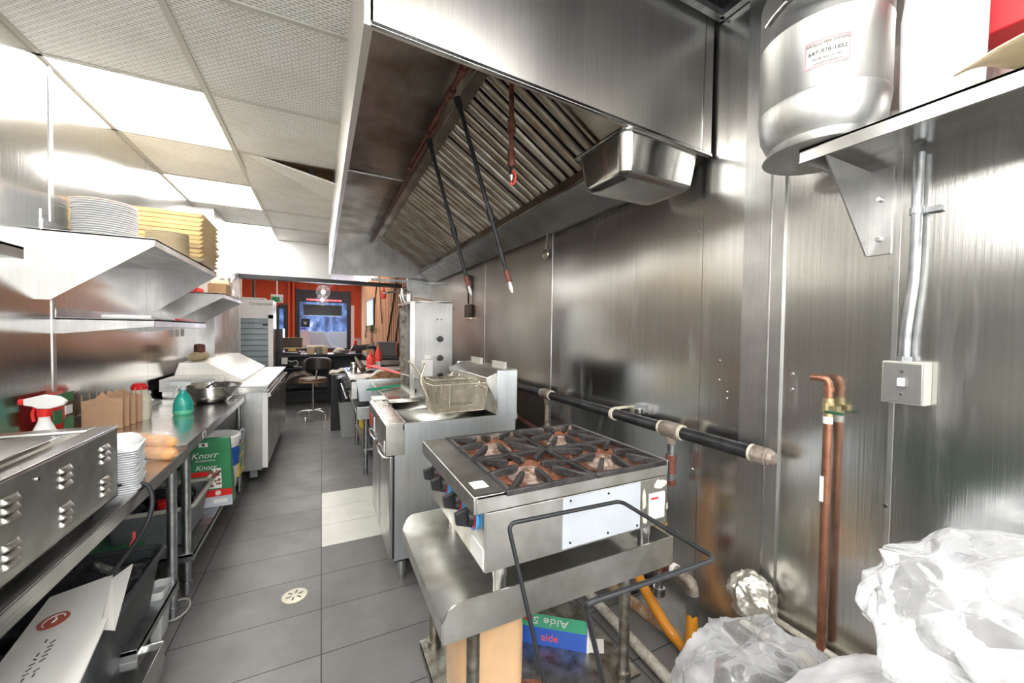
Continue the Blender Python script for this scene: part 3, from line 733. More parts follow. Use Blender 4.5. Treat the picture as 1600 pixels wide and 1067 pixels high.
# oil jug and carton under the stand
t = thing('oil_jug', 'square translucent jug of amber frying oil under the stand', 'jug', (.52, 1.25, .15))
w = MB(); sx = .115
def rr(mb, cx, cy, lv, rf=.25, n=6):
    vs = []; N = 4 * n
    for (hx, hy, z) in lv:
        r = min(hx, hy) * rf * 2 if rf < .5 else min(hx, hy)
        for (sx_, sy_, a0) in ((1, 1, 0), (-1, 1, 90), (-1, -1, 180), (1, -1, 270)):
            for k in range(n):
                a = math.radians(a0 + 90 * k / (n - 1)); vs.append((cx + sx_ * (hx - r) + r * math.cos(a), cy + sy_ * (hy - r) + r * math.sin(a), z))
    fs = []
    for i in range(len(lv) - 1):
        for k in range(N): k2 = (k + 1) % N; fs.append((i * N + k, i * N + k2, (i + 1) * N + k2, (i + 1) * N + k))
    fs.append(tuple(range(N))[::-1]); fs.append(tuple(range((len(lv) - 1) * N, len(lv) * N)))
    return mb.add(vs, fs)
rr(w, .53, 1.27, [(.10, .10, .152), (.118, .118, .165), (.12, .12, .40), (.115, .115, .45), (.06, .06, .50), (.03, .03, .51), (.03, .03, .54)])
obj('jug_body', w, 'oil_jug', t)
obj('cap', MB().cyl((.53, 1.27, .54), (.53, 1.27, .565), .03), 'white', t)
t = thing('foil_carton', 'open blue and green printed carton lying on the lower shelf', 'carton', (.885, 1.34, .15), math.radians(-38))
w = MB().box(-.15, .13, -.038, .038, .001, .075)
obj('carton_body', w, 'blue', t, local=True)
obj('top_print', MB().box(-.149, .129, -.037, .037, .0752, .0762), 'green_bright', t, local=True)
obj('print', text_mb('Aide S', .058, Matrix.Translation((-.02, 0, .0768)) @ Matrix.Rotation(PI, 4, 'Z')), 'white', t, local=True)
obj('print', text_mb('aide', .045, frame4((-.02, -.0387, .038), (1, 0, 0), (0, 0, 1))), 'pink_red', t, local=True)
obj('red_corner', MB().cyl((-.12, .01, .0765), (-.12, .01, .0772), .02), 'red', t, local=True)
obj('end_flap', MB().hexa([(.13, -.036, .0), (.14, -.036, .0), (.13, .036, .0), (.14, .036, .0), (.132, -.036, .07), (.14, -.036, .07), (.132, .036, .07), (.14, .036, .07)]), 'white', t, local=True)
obj('end_flap', MB().quad((.135, -.036, .004), (.20, -.036, .012), (.20, .036, .012), (.135, .036, .004), .002), 'paper', t, local=True)

# folding black wire rack in front
A, B, Cc, D = Vector((.48, .98, .90)), Vector((.88, .96, .90)), Vector((.87, .61, .90)), Vector((.48, .62, .90))
t = thing('bag_rack', 'folding black wire bag rack standing in front of the gas range', 'rack', (.68, .8, 0))
def rounded(pts, r=.02):
    P = [Vector(p) for p in pts]; out = [P[0]]
    for i in range(1, len(P) - 1):
        a = (P[i - 1] - P[i]).normalized(); b = (P[i + 1] - P[i]).normalized()
        s, e = P[i] + a * r, P[i] + b * r
        for k in range(6):
            u = k / 5; out.append(s * (1 - u) ** 2 + P[i] * 2 * u * (1 - u) + e * u * u)
    return out + [P[-1]]
A0 = Vector((.615, .73, .006)); D0 = Vector((.89, .92, .006))
obj('wire_frame', MB().tube(rounded([A0, A, B, Cc, D, D0], .025), .0062, 10), 'black_rod', t)
B0 = Vector((1.00, .71, .006)); C0 = Vector((1.02, .86, .006))
obj('base_rail', MB().tube([A0, B0], .006, 8).tube([D0, C0 + Vector((.05, .06, 0))], .006, 8), 'black_rod', t)

# ------------------------------------------------------------------ gas piping on the right wall
gp = thing('gas_manifold', 'thick black iron gas pipe running along the right wall', 'pipe', (1.56, 2.5, .9))
obj('main_pipe', MB().cyl((1.56, .90, .975), (1.56, 5.6, .965), .030, n=28), 'black_iron', gp)
mb = MB().cyl((1.56, .925, .975), (1.56, .895, .975), .037, n=24).lathe([(.0, 0)], (0, 0, 0), 3)
mb = MB().cyl((1.56, .945, .975), (1.56, .885, .975), .037, n=8).cyl((1.56, .885, .975), (1.56, .865, .975), .037, .024, 8)
obj('end_cap', mb, 'rust_grey', gp, bevel=.005)
for y in (1.35, 2.53):
    obj('tee_fitting', MB().cyl((1.56, y - .055, .974), (1.56, y + .055, .974), .040, n=24).cyl((1.56, y, .97), (1.56, y, .905), .026), 'rust_grey', gp, bevel=.004)
    for q in (-.06, .062): obj('putty_ring', MB().cyl((1.56, y + q - .007, .974), (1.56, y + q + .007, .974), .0365), 'putty', gp)
obj('putty_ring', MB().cyl((1.56, .945, .975), (1.56, .955, .975), .036), 'putty', gp)
obj('pipe_clamp', MB().cyl((1.56, 1.755, .972), (1.56, 1.78, .972), .037).box(1.56, 1.65, 1.76, 1.775, 1.0, 1.012), 'putty', gp)
obj('wall_bracket', MB().box(1.615, 1.648, 1.56, 1.66, 1.0, 1.05).cyl((1.6, 1.61, 1.0), (1.6, 1.61, 1.03), .012), 'chrome', gp)
# risers below
r1 = obj('dropper', MB().cyl((1.56, 1.35, .905), (1.56, 1.35, .84), .019).cyl((1.56, 1.35, .76), (1.56, 1.35, .70), .017), 'galv', gp)
obj('dropper_coupling', MB().cyl((1.56, 1.35, .85), (1.56, 1.35, .825), .026, n=8).cyl((1.56, 1.35, .825), (1.56, 1.35, .76), .024).cyl((1.56, 1.35, .725), (1.56, 1.35, .70), .027, n=8), 'rust_pipe', gp)
obj('dropper', MB().cyl((1.56, 2.53, .905), (1.56, 2.53, .72), .019).cyl((1.56, 2.53, .75), (1.56, 2.53, .72), .026), 'rust_grey', gp)
obj('lower_branch', MB().cyl((1.50, 2.6, .70), (1.50, 4.6, .86), .016), 'rust_pipe', gp)
# connection behind range to hose
gc = thing('gas_connector', 'valve and elbow stack feeding the orange gas hose behind the range', 'pipe', (1.46, 1.3, .3))
obj('elbow', MB().tube([(1.26, 1.28, .74), (1.36, 1.28, .745), (1.41, 1.28, .73), (1.42, 1.28, .69), (1.42, 1.28, .655)], .024, 14, 1), 'rust_grey', gc)
obj('putty_ring', MB().cyl((1.42, 1.28, .665), (1.42, 1.28, .645), .030), 'white', gc); obj('putty_ring', MB().cyl((1.42, 1.28, .455), (1.42, 1.28, .435), .027), 'white', gc)
obj('valve_body', MB().cyl((1.42, 1.28, .645), (1.42, 1.28, .57), .026, n=8).cyl((1.42, 1.28, .57), (1.42, 1.28, .545), .031, n=8), 'brass', gc)
obj('nipple', MB().cyl((1.42, 1.28, .545), (1.42, 1.28, .445), .019), 'galv', gc)
obj('tee_fitting', MB().cyl((1.42, 1.28, .435), (1.42, 1.28, .35), .026).cyl((1.42, 1.28, .395), (1.42, 1.20, .395), .022), 'rust_pipe', gc)
obj('drip_leg', MB().cyl((1.42, 1.28, .35), (1.42, 1.28, .25), .019).cyl((1.42, 1.28, .265), (1.42, 1.28, .23), .026), 'galv', gc)
obj('putty_ring', MB().cyl((1.42, 1.205, .395), (1.42, 1.185, .395), .026), 'white', gc)
obj('elbow', MB().tube([(1.42, 1.19, .395), (1.42, 1.13, .395), (1.42, 1.10, .38), (1.42, 1.10, .33)], .023, 14, 1), 'rust_grey', gc)
obj('hose_nut', MB().cyl((1.42, 1.10, .345), (1.42, 1.10, .33), .028, n=6).cyl((1.42, 1.10, .33), (1.42, 1.10, .255), .026, n=6), 'galv', gc)
mb = MB().tube([(1.42, 1.10, .26), (1.42, 1.10, .12), (1.44, 1.12, .05), (1.47, 1.18, .035), (1.46, 1.26, .06), (1.42, 1.37, .2), (1.38, 1.43, .33), (1.36, 1.45, .47), (1.30, 1.46, .6)], .024, 14, 3)
single('gas_hose', mb, 'orange_hose', 'orange yellow flexible gas hose looping behind the stand', 'hose')
single('gas_floor_pipe', MB().cyl((1.50, 1.02, .045), (1.33, 2.9, .045), .028), 'rust_floor_pipe', 'rusty pipe lying on the floor behind the stand', 'pipe')
single('gas_floor_pipe', MB().cyl((1.27, .98, .036), (1.36, 2.9, .036), .024), 'white_floor_pipe', 'white flaking pipe lying on the floor behind the stand', 'pipe')
single('black_valve_lever', MB().tube([(1.56, 1.62, .02), (1.56, 1.62, .22), (1.60, 1.6, .25), (1.60, 1.58, .18)], .012, 8, 1).box(1.53, 1.6, 1.58, 1.66, 0, .05), 'black', 'small black valve by the wall behind the stand', 'valve')

# copper water stub
cp = thing('copper_pipe', 'upright copper water pipe with a small valve on the right wall', 'pipe', (1.615, .72, .30))
obj('tube', MB().cyl((1.615, .72, .30), (1.615, .722, 1.19), .0135), 'copper', cp)
obj('tube_upper', MB().tube([(1.615, .722, 1.19), (1.615, .722, 1.275), (1.614, .726, 1.295), (1.610, .745, 1.30), (1.606, .775, 1.30)], .012, 12, 1).cyl((1.615, .722, 1.272), (1.615, .722, 1.255), .0155), 'copper', cp)
obj('valve', MB().cyl((1.615, .722, 1.18), (1.615, .722, 1.215), .018, n=8).cyl((1.615, .722, 1.165), (1.615, .722, 1.18), .014).box(1.60, 1.63, .69, .715, 1.185, 1.205).cyl((1.615, .722, 1.215), (1.615, .722, 1.23), .0155), 'brass', cp)
obj('valve_handle', MB().box(1.595, 1.607, .67, .725, 1.178, 1.188), 'green_dark', cp, bevel=.003)
obj('tape', MB().cyl((1.615, .722, 1.14), (1.615, .722, 1.165), .0145), 'white', cp); obj('pipe_label', MB().box(1.598, 1.602, .722, .733, .86, .95), 'white', cp)

# switch box and conduit
sb = thing('switch_box', 'grey metal light switch box on the right wall', 'switch', (1.62, .53, 1.25))
obj('box_body', MB().box(1.60, 1.648, .475, .575, 1.245, 1.375), 'tub_rim', sb, bevel=.003)
obj('cover_plate', MB().box(1.594, 1.60, .48, .57, 1.25, 1.37), 'panel_grey', sb, bevel=.002)
obj('toggle', MB().box(1.582, 1.594, .517, .533, 1.30, 1.325), 'white', sb, bevel=.002)
obj('screw', MB().cyl((1.592, .525, 1.345), (1.594, .525, 1.345), .004, n=8).cyl((1.592, .525, 1.275), (1.594, .525, 1.275), .004, n=8), 'chrome', sb)
cd = thing('conduit', 'galvanised conduit pipe rising from the switch box', 'conduit', (1.62, .52, 1.375))
obj('tube', MB().tube([(1.622, .53, 1.37), (1.622, .53, 1.46), (1.624, .522, 1.56), (1.626, .516, 1.64), (1.628, .516, 2.01)], .0135, 14, 2), 'galv', cd)
obj('strap', MB().cyl((1.627, .516, 1.825), (1.627, .516, 1.845), .017).box(1.635, 1.649, .465, .51, 1.827, 1.843), 'galv', cd)
obj('connector', MB().cyl((1.622, .53, 1.372), (1.622, .53, 1.39), .018, n=8), 'galv', cd)

# ------------------------------------------------------------------ right wall shelf and what stands on it
sh = thing('wall_shelf', 'stainless shelf high on the right wall with a triangular bracket', 'shelf', (1.5, .3, 2.0))
w = MB().box(1.36, 1.65, -.45, .71, 2.03, 2.04).box(1.36, 1.365, -.45, .71, 1.995, 2.04).box(1.36, 1.65, .705, .71, 2.0, 2.04)
obj('shelf_board', w, 'steel', sh, bevel=.002)
w = MB().prism([(1.365, 2.0), (1.65, 2.0), (1.65, 1.72), (1.635, 1.72)], 1, .638, .642)
w.box(1.645, 1.65, .58, .64, 1.72, 2.0)
obj('bracket', w, 'steel_v', sh)
w = MB().prism([(1.365, 2.0), (1.65, 2.0), (1.65, 1.72), (1.635, 1.72)], 1, -.302, -.298).box(1.645, 1.65, -.36, -.3, 1.72, 2.0)
obj('bracket', w, 'steel_v', sh)
obj('bolt', MB().cyl((1.63, .61, 1.90), (1.645, .61, 1.90), .007, n=6).cyl((1.63, .61, 1.77), (1.645, .61, 1.77), .007, n=6), 'chrome', sh)
tk = thing('pressure_tank', 'big silver suppression tank standing on the right wall shelf', 'tank', (1.475, .71, 2.04))
prof = [(.10, .02), (.125, .022), (.150, .045), (.166, .08), (.172, .13), (.172, .145), (.1735, .148), (.172, .151), (.172, .36), (.1735, .363), (.172, .366), (.172, .52), (.15, .58), (.08, .62), (0, .63)]
obj('tank_shell', MB().lathe(prof, (1.475, .71, 2.045), 56), 'tank', tk)
mb = MB().lathe([(.150, 0), (.158, .004), (.132, .05), (.126, .048), (.146, .006)], (1.475, .71, 2.041), 40)
obj('foot_ring', mb, 'tank', tk)
lab = MB(); R_ = .1733
def cylpt(a, z, r=R_): return (1.475 + r * math.cos(a), .71 + r * math.sin(a), z)
a0, a1 = math.radians(192), math.radians(228)
z0_, z1_ = 2.245, 2.325
lab.grid(lambda u, v: cylpt(a0 + (a1 - a0) * u, z0_ + (z1_ - z0_) * v), 10, 1)
l = obj('label', lab, 'label_white', tk)
def wrap_text(s, size, zc, mat, squeeze=1):
    mb = text_mb(s, size, Matrix.Identity(4), depth=.0001, squeeze=squeeze)
    am = (a0 + a1) / 2
    mb.v = [Vector(cylpt(am + p.x / R_, zc + p.y, R_ + .0008 + p.z)) for p in mb.v]
    return mb
obj('print', wrap_text('APOLLO FIRE SYSTEMS', .0125, 2.312, 'red', .82), 'wood_dark', l)
obj('print', wrap_text('647-978-1852', .0165, 2.288, 'black', .98), 'black', l)
obj('print', wrap_text('24 HR. 416-277-1852', .008, 2.269, 'black'), 'black', l)
obj('print', wrap_text('www.apollofiresystems.ca', .0065, 2.256, 'red'), 'wood_dark', l)
mb = MB()
for (u0, u1, v0, v1) in ((.02, .98, .03, .05), (.02, .98, .95, .97), (.02, .03, .03, .97), (.97, .98, .03, .97)):
    n = 8; mb.grid(lambda u, v: cylpt(a0 + (a1 - a0) * (u0 + (u1 - u0) * u), z0_ + (z1_ - z0_) * (v0 + (v1 - v0) * v), R_ + .0006), n, 1)
obj('label_border', mb, 'pink_red', l)
obj('strap', MB().tube([cylpt(math.radians(150 + 6 * k), 2.47 + .1 * k / 22, .178) for k in range(25)], .006, 8), 'steel_bright', tk)
single('black_cable', MB().tube([(1.305, .83, 2.80), (1.29, .80, 2.62), (1.285, .74, 2.50), (1.275, .66, 2.455), (1.30, .58, 2.455), (1.35, .53, 2.475), (1.42, .51, 2.52), (1.52, .505, 2.60)], .006, 10, 2), 'rubber', 'black cable looping around the silver tank', 'cable')
t = thing('white_jug', 'plain white plastic jug on the shelf beside the silver tank', 'jug', (1.45, .44, 2.04))
w = MB(); rr(w, 1.455, .425, [(.055, .055, 2.042), (.066, .066, 2.055), (.068, .068, 2.10), (.070, .070, 2.30), (.064, .064, 2.36), (.04, .04, 2.42), (.022, .022, 2.43), (.022, .022, 2.46)])
obj('jug_body', w, 'jug_white', t); obj('cap', MB().cyl((1.455, .425, 2.46), (1.455, .425, 2.485), .025), 'white', t)
t = thing('alarm_box', 'red metal control box on the right wall above the shelf', 'control box', (1.6, .2, 2.24))
obj('box_body', MB().box(1.555, 1.648, -.05, .39, 2.24, 2.62), 'red_box', t, bevel=.004)
obj('name_plate', MB().box(1.58, 1.62, .22, .30, 2.238, 2.24), 'tub_rim', t)
obj('screw', MB().cyl((1.55, .375, 2.26), (1.555, .375, 2.26), .006, n=8), 'chrome', t)
mb = MB().grid(lambda u, v: (1.30 + .28 * v + .02 * math.sin(u * 4), .36 - .42 * u - .05 * v, 2.05 + .12 * u + .09 * v + .012 * math.sin(u * 9 + v * 5)), 14, 8)
single('cardboard_flap', mb, 'kraft_light', 'torn tan cardboard lying on the right wall shelf', 'cardboard', solid=.004)

# ------------------------------------------------------------------ deep fryer
fr = thing('deep_fryer', 'floor standing stainless deep fryer with two vats', 'fryer', (.75, 2.6, 0))
FX0, FX1, FY0, FY1, FZ = .34, 1.14, 2.22, 3.04, .92
obj('cabinet', MB().box(FX0 + .03, FX1, FY0, FY0 + .012, .13, .905).box(FX0 + .03, FX1, FY1 - .012, FY1, .13, .905).box(FX1 - .012, FX1, FY0, FY1, .13, .9).box(FX0 + .03, FX1, FY0, FY1, .13, .14), 'fryer_side', fr, bevel=.002)
obj('trim_rail', MB().box(FX0 + .075, FX1, FY1 - .012, FY1, .905, .92), 'steel', fr, bevel=.002)
obj('trim_rail', MB().box(FX0 + .075, FX1 + .003, FY0 - .004, FY0 + .012, .885, .92), 'fryer_side', fr)
# control head: sloping box in front
w = MB().prism([(FX0 - .02, .745), (FX0 - .02, .915), (FX0, .93), (FX0 + .085, .93), (FX0 + .085, .745)], 1, FY0 - .004, FY1)
obj('control_head', w, 'steel_worn', fr, bevel=.003)
for k, y in enumerate((2.43, 2.84)):
    dr_ = obj('door', MB().box(FX0 + .005, FX0 + .025, y - .195, y + .195, .15, .735), 'steel_v', fr, bevel=.004)
    obj('door_pull', MB().tube([(FX0, y - .17, .725), (FX0 - .035, y - .17, .735), (FX0 - .035, y + .12, .735), (FX0, y + .12, .725)], .008, 8, 1), 'steel_bright', dr_)
obj('door_gap', MB().box(FX0 + .022, FX0 + .032, FY0 + .004, FY1 - .01, .15, .74), 'black', fr)
obj('badge', MB().box(FX0 - .023, FX0 - .02, 2.86, 2.95, .775, .85), 'red', fr)
obj('spec_plate', MB().box(FX0 - .023, FX0 - .02, 2.70, 2.74, .77, .86), 'paper', fr)
for k, (x, y, ww) in enumerate(((.375, 2.92, .05), (.395, 2.74, .06), (.38, 2.71, .05))):
    s_ = obj('warning_label', MB().box(x - .02, x + .025, y, y + ww, .9301, .931), 'paper', fr)
    obj('label_band', MB().box(x + .026, x + .045, y, y + ww, .9301, .931), 'wood_dark', s_)
obj('edge_label', MB().box(FX0 - .022, FX0 - .02, FY0 + .02, FY0 + .06, .76, .82), 'paper', fr)
# vats
def vat(y0, y1):
    w = MB(); x0, x1, zb = FX0 + .10, FX1 - .06, .72
    w.quad((x0, y0, .915), (x1, y0, .915), (x1 - .03, y0 + .02, zb), (x0 + .05, y0 + .02, zb))
    w.quad((x0, y1, .915), (x1, y1, .915), (x1 - .03, y1 - .02, zb), (x0 + .05, y1 - .02, zb))
    w.quad((x0, y0, .915), (x0, y1, .915), (x0 + .05, y1 - .02, zb), (x0 + .05, y0 + .02, zb))
    w.quad((x1, y0, .915), (x1, y1, .915), (x1 - .03, y1 - .02, zb), (x1 - .03, y0 + .02, zb))
    w.quad((x0 + .05, y0 + .02, zb), (x1 - .03, y0 + .02, zb), (x1 - .03, y1 - .02, zb), (x0 + .05, y1 - .02, zb)); return w
for (a, b) in ((FY0 + .02, 2.60), (2.65, FY1 - .02)):
    v_ = obj('vat', vat(a, b), 'steel_worn', fr, solid=.004)
    obj('oil', MB().box(FX0 + .135, FX1 - .10, a + .02, b - .02, .815, .82), 'grease', v_)
obj('divider', MB().box(FX0 + .1, FX1 - .06, 2.60, 2.65, .905, .916), 'steel', fr, bevel=.004)
# backsplash / flue with hanger bars
w = MB().box(1.0, FX1, FY0 - .002, FY0 + .012, .92, 1.205).box(1.0, FX1, FY1 - .012, FY1, .92, 1.205)
w.box(FX1 - .012, FX1, FY0, FY1, .92, 1.2)
obj('flue_side', w, 'fryer_side', fr, bevel=.003)
w = MB().prism([(1.0, .92), (1.0, 1.0), (.93, 1.13), (.93, 1.16), (1.02, 1.20), (1.14, 1.21), (1.14, .92)], 1, FY0 + .014, FY1 - .014)
obj('flue_front', w, 'steel_worn', fr, bevel=.003)
for y in (2.36, 2.55, 2.78, 2.95):
    obj('basket_hook', MB().tube([(.95, y, 1.145), (.925, y, 1.10), (.90, y, 1.09), (.895, y, 1.11)], .006, 8, 1), 'zinc_wire', fr)
obj('hanger_bar', MB().cyl((.925, FY0 + .03, 1.10), (.925, FY1 - .03, 1.10), .006), 'zinc_wire', fr)
for y in (2.30, 2.72): obj('deflector', MB().bar((1.09, y, 1.225), (1.09, y + .20, 1.225), .02, .05), 'tub_rim', fr)
for (x, y) in ((.42, 2.27), (1.08, 2.27), (.42, 2.99), (1.08, 2.99)):
    obj('leg', MB().cyl((x, y, .035), (x, y, .13), .024).cyl((x, y, .0), (x, y, .04), .018), 'steel_v', fr)

# ------------------------------------------------------------------ fry baskets
def weave(mb, a, b, c, d, pitch=.0105, th=.0019):
    a, b, c, d = map(Vector, (a, b, c, d))
    n = max(2, round((b - a).length / pitch)); m_ = max(2, round((d - a).length / pitch))
    for i in range(n + 1): u = i / n; mb.bar(a.lerp(b, u), d.lerp(c, u), th, th, up=(.3, .5, .8))
    for j in range(m_ + 1): v = j / m_; mb.bar(a.lerp(d, v), b.lerp(c, v), th, th, up=(.3, .5, .8))
def fry_basket(name, label, loc, rz, L_=.33, W_=.15, H_=.15, hl=.24):
    t = thing(name, label, 'fry basket', loc, rz, 'fry baskets')
    a, b = L_ / 2, W_ / 2; s = .88
    bot = [(-a * s, -b * s, 0), (a * s, -b * s, 0), (a * s, b * s, 0), (-a * s, b * s, 0)]
    top = [(-a, -b, H_), (a, -b, H_), (a, b, H_), (-a, b, H_)]
    mb = MB(); uvs = []
    for k in range(4):
        weave(mb, bot[k], bot[(k + 1) % 4], top[(k + 1) % 4], top[k])
    weave(mb, *bot)
    obj('wire_mesh', mb, 'zinc_dark', t, local=True, flat=True)
    f_ = MB()
    for z_, q in ((H_, top), (0, bot)): f_.tube([Vector(p) for p in rounded(q + [q[0]], .012)], .0042 if z_ else .003, 8)
    for k in range(4): f_.tube([bot[k], top[k]], .0032, 8)
    for xx in (-a * .2,): f_.tube([(xx * s - .04, -b * 1.02, H_), (xx * s - .04, -b * s * 1.03, 0), (xx * s - .04, b * s * 1.03, 0), (xx * s - .04, b * 1.02, H_)], .003, 8)
    f_.tube([(-a * .88, -b, H_), (-a * .88, -b, H_ * .8), (-a * .88, b, H_ * .8), (-a * .88, b, H_)], .003, 8)
    obj('wire_rim', f_, 'zinc_wire', t, local=True)
    obj('handle', MB().tube([(-a * .99, -b * .35, .02), (-a * 1.08, -b * .35, H_ * .6), (-a - .06, -.012, H_ + .03), (-a - hl, -.012, H_ + .12), (-a - hl - .01, 0, H_ + .125), (-a - hl, .012, H_ + .12), (-a - .06, .012, H_ + .03), (-a * 1.08, b * .35, H_ * .6), (-a * .99, b * .35, .02)], .0055, 8, 1), 'zinc_wire', t, local=True)
    obj('hook', MB().tube([(a, -b * .6, H_), (a + .02, -b * .6, H_ + .02), (a + .02, b * .6, H_ + .02), (a, b * .6, H_)], .004, 8, 1), 'zinc_wire', t, local=True)
    return t
fry_basket('fry_basket', 'wire fry basket resting on the fryer, nearer of the two', (.765, 2.33, .955), math.radians(2), L_=.36, W_=.17, H_=.17, hl=.02)
fry_basket('fry_basket', 'wire fry basket hanging behind, its handles pointing to the aisle', (.80, 2.58, .965), math.radians(4), L_=.30, W_=.16, H_=.16, hl=.13)
single('serving_tray', MB().box(.43, .66, 2.86, 3.06, .935, .942).box(.43, .66, 2.855, 2.86, .925, .955).box(.425, .43, 2.86, 3.06, .925, .955), 'steel_bright', 'shiny steel tray lid lying on the far end of the fryer', 'tray', bevel=.003)
single('folded_cloth', MB().box(.335, .43, 2.97, 3.08, .931, .951), 'paper', 'small white folded cloth on the far corner of the fryer', 'cloth', bevel=.006)

# ------------------------------------------------------------------ low counter behind fryer, gyro machines, griddle
t = thing('prep_counter', 'stainless counter between the fryer and the griddle', 'counter', (.85, 3.6, 0))
obj('counter_top', MB().box(.45, 1.35, 3.10, 4.08, .90, .925), 'steel_worn', t, bevel=.003)
obj('cabinet', MB().box(.60, 1.33, 3.12, 4.06, .12, .90), 'steel_v', t)
for (x, y) in ((.64, 3.16), (1.29, 3.16), (.64, 4.02), (1.29, 4.02)): obj('leg', MB().cyl((x, y, 0), (x, y, .12), .022), 'galv', t)
def gyro(loc, label, knobs=True):
    x, y, z = loc
    t = thing('gyro_broiler', label, 'broiler', loc, 0, 'vertical gyro broilers')
    H = .77
    # housing: panel facing the camera, open burner cavity facing the aisle
    obj('control_panel', MB().box(.04, .37, 0, .02, 0, H), 'panel_grey', t, local=True, bevel=.003)
    obj('housing', MB().box(.35, .37, .02, .34, 0, H).box(.04, .37, .34, .36, 0, H).box(.10, .36, .02, .34, H - .02, H).box(.04, .36, .02, .34, 0, .03), 'steel_v', t, local=True)
    obj('cavity_back', MB().box(.13, .15, .02, .34, .03, H - .02), 'galv_dirty', t, local=True)
    obj('burner_screen', MB().box(.115, .13, .05, .31, .08, .30).box(.115, .13, .05, .31, .36, .58), 'rust_grey', t, local=True, bevel=.004)
    obj('side_flange', MB().box(.0, .04, -.006, .002, 0, H + .0).box(-.0, .012, -.01, .0, 0, H), 'steel_worn', t, local=True)
    obj('side_flange', MB().box(-.012, .04, .345, .355, 0, H - .04), 'galv_dirty', t, local=True)
    obj('canopy_visor', MB().hexa([(-.0, .0, H - .02), (.06, 0, H - .01), (-.03, .36, H - .02), (.06, .36, H - .01), (-.0, 0, H - .0), (.38, 0, H + .015), (-.03, .36, H), (.38, .36, H + .015)]), 'steel_worn', t, local=True)
    obj('motor_head', MB().cyl((.02, .18, H + .01), (.02, .18, H + .075), .035).tube([(-.02, .15, H + .01), (-.05, .15, H + .11), (.0, .15, H + .12)], .014, 8, 1), 'steel_bright', t, local=True)
    obj('drip_pan', MB().box(.0, .06, .0, .36, -.0, .03), 'steel_worn', t, local=True)
    obj('spit_rod', MB().cyl((.05, .18, .03), (.05, .18, H), .007), 'steel_v', t, local=True)
    if knobs:
        for zz in (.455, .29, .135):
            k = obj('knob', MB().cyl((.26, 0, zz), (.26, -.03, zz), .027, .022), 'black', t, local=True, bevel=.002)
            obj('knob_grip', MB().box(.225, .262, -.042, -.028, zz - .006, zz + .006), 'black', k, local=True)
        for xx in (.235, .27): obj('vent_hole', MB().cyl((xx, -.001, .625), (xx, .005, .625), .006, n=12), 'black', t, local=True)
        p_ = obj('rating_plate', MB().box(.10, .195, -.003, 0, .135, .275), 'paper', t, local=True)
        obj('barcode', MB().box(.10, .195, -.0045, -.003, .075, .125), 'black', p_, local=True)
        obj('rating_plate', MB().box(.12, .18, -.003, 0, .28, .315), 'paper', t, local=True)
    obj('loose_wire', MB().tube([(.05, .1, H + .04), (.12, .05, H + .03), (.22, .03, H + .01), (.40, .05, H - .05)], .005, 6, 2), 'copper', t, local=True)
    return t
gyro((.665, 3.28, .925), 'tall steel vertical gyro broiler with three black knobs behind the fryer')
gyro((.86, 4.45, 1.0), 'second vertical gyro broiler, plain sided, standing behind the one with knobs', False)
# overhead bar by the broilers
w = MB().box(.55, 1.55, 5.1, 5.12, 2.07, 2.10)
w.bar((.62, 4.4, 1.86), (.98, 5.0, 1.95), .05, .02)
single('hanging_rail', w, 'galv', 'pale metal rail across above the broilers', 'rail')
t = thing('orange_bottle', 'small orange bottle hanging high at the broilers', 'bottle', (.57, 4.5, 1.72))
obj('bottle_body', MB().lathe([(.02, 0), (.028, .02), (.028, .08), (.01, .10), (.01, .13), (0, .13)], (.62, 4.5, 1.80), 16), 'red_plastic', t)

gd = thing('griddle', 'flat top steel griddle with greasy side splash', 'griddle', (.72, 4.7, .6))
GX0, GX1, GY0, GY1 = .25, 1.15, 4.12, 5.25
w = MB().hexa([(GX0 + .09, GY0, .73), (GX1, GY0, .73), (GX0 + .09, GY1, .73), (GX1, GY1, .73), (GX0 + .06, GY0, .95), (GX1, GY0, .95), (GX0 + .06, GY1, .95), (GX1, GY1, .95)])
obj('griddle_body', w, 'fryer_side', gd, bevel=.003)
obj('top_plate', MB().box(GX0, GX1, GY0, GY1, .95, .972), 'steel_worn', gd, bevel=.003)
obj('splash_guard', MB().prism([(GX0 + .14, .955), (GX0 + .26, 1.045), (GX1, 1.07), (GX1, .955)], 1, GY0, GY0 + .012), 'steel_worn', gd)
obj('baked_grease', MB().prism([(GX0 + .17, .957), (GX0 + .28, 1.03), (GX1 - .05, 1.045), (GX1 - .05, .957)], 1, GY0 - .003, GY0), 'baked', gd)
obj('front_panel', MB().box(GX0 + .02, GX0 + .07, GY0 + .02, GY1 - .02, .76, .93), 'steel_worn', gd)
for y in (4.35, 4.62, 4.9, 5.12): obj('knob', MB().cyl((GX0 + .02, y, .85), (GX0 - .03, y, .85), .032, .026), 'black', gd)
obj('grease_rail', MB().cyl((GX0 - .03, GY0 + .05, .77), (GX0 - .03, GY1, .77), .012), 'steel_bright', gd)
obj('cooking_stain', MB().add([(.62 + .2 * math.cos(a * .52) * (1 + .2 * math.sin(a * 2)), 4.65 + .28 * math.sin(a * .52), .9725) for a in range(12)], [tuple(range(12))]), 'rust_grey', gd)
for (x, y) in ((.48, 4.2), (1.1, 4.2), (.48, 5.15), (1.1, 5.15)): obj('leg', MB().cyl((x, y, .63), (x, y, .73), .022), 'steel_v', gd)
gs = thing('griddle_stand', 'steel stand with lower shelf carrying the griddle', 'stand', (.72, 4.7, 0))
obj('stand_top', MB().box(.31, 1.2, 4.05, 5.3, .60, .63).box(.31, 1.2, 4.04, 4.05, .565, .69), 'steel_v', gs, bevel=.004)
for (x, y) in ((.40, 4.10), (1.15, 4.10), (.40, 5.2), (1.15, 5.2)): obj('leg', MB().cyl((x, y, 0), (x, y, .6), .022), 'galv', gs)
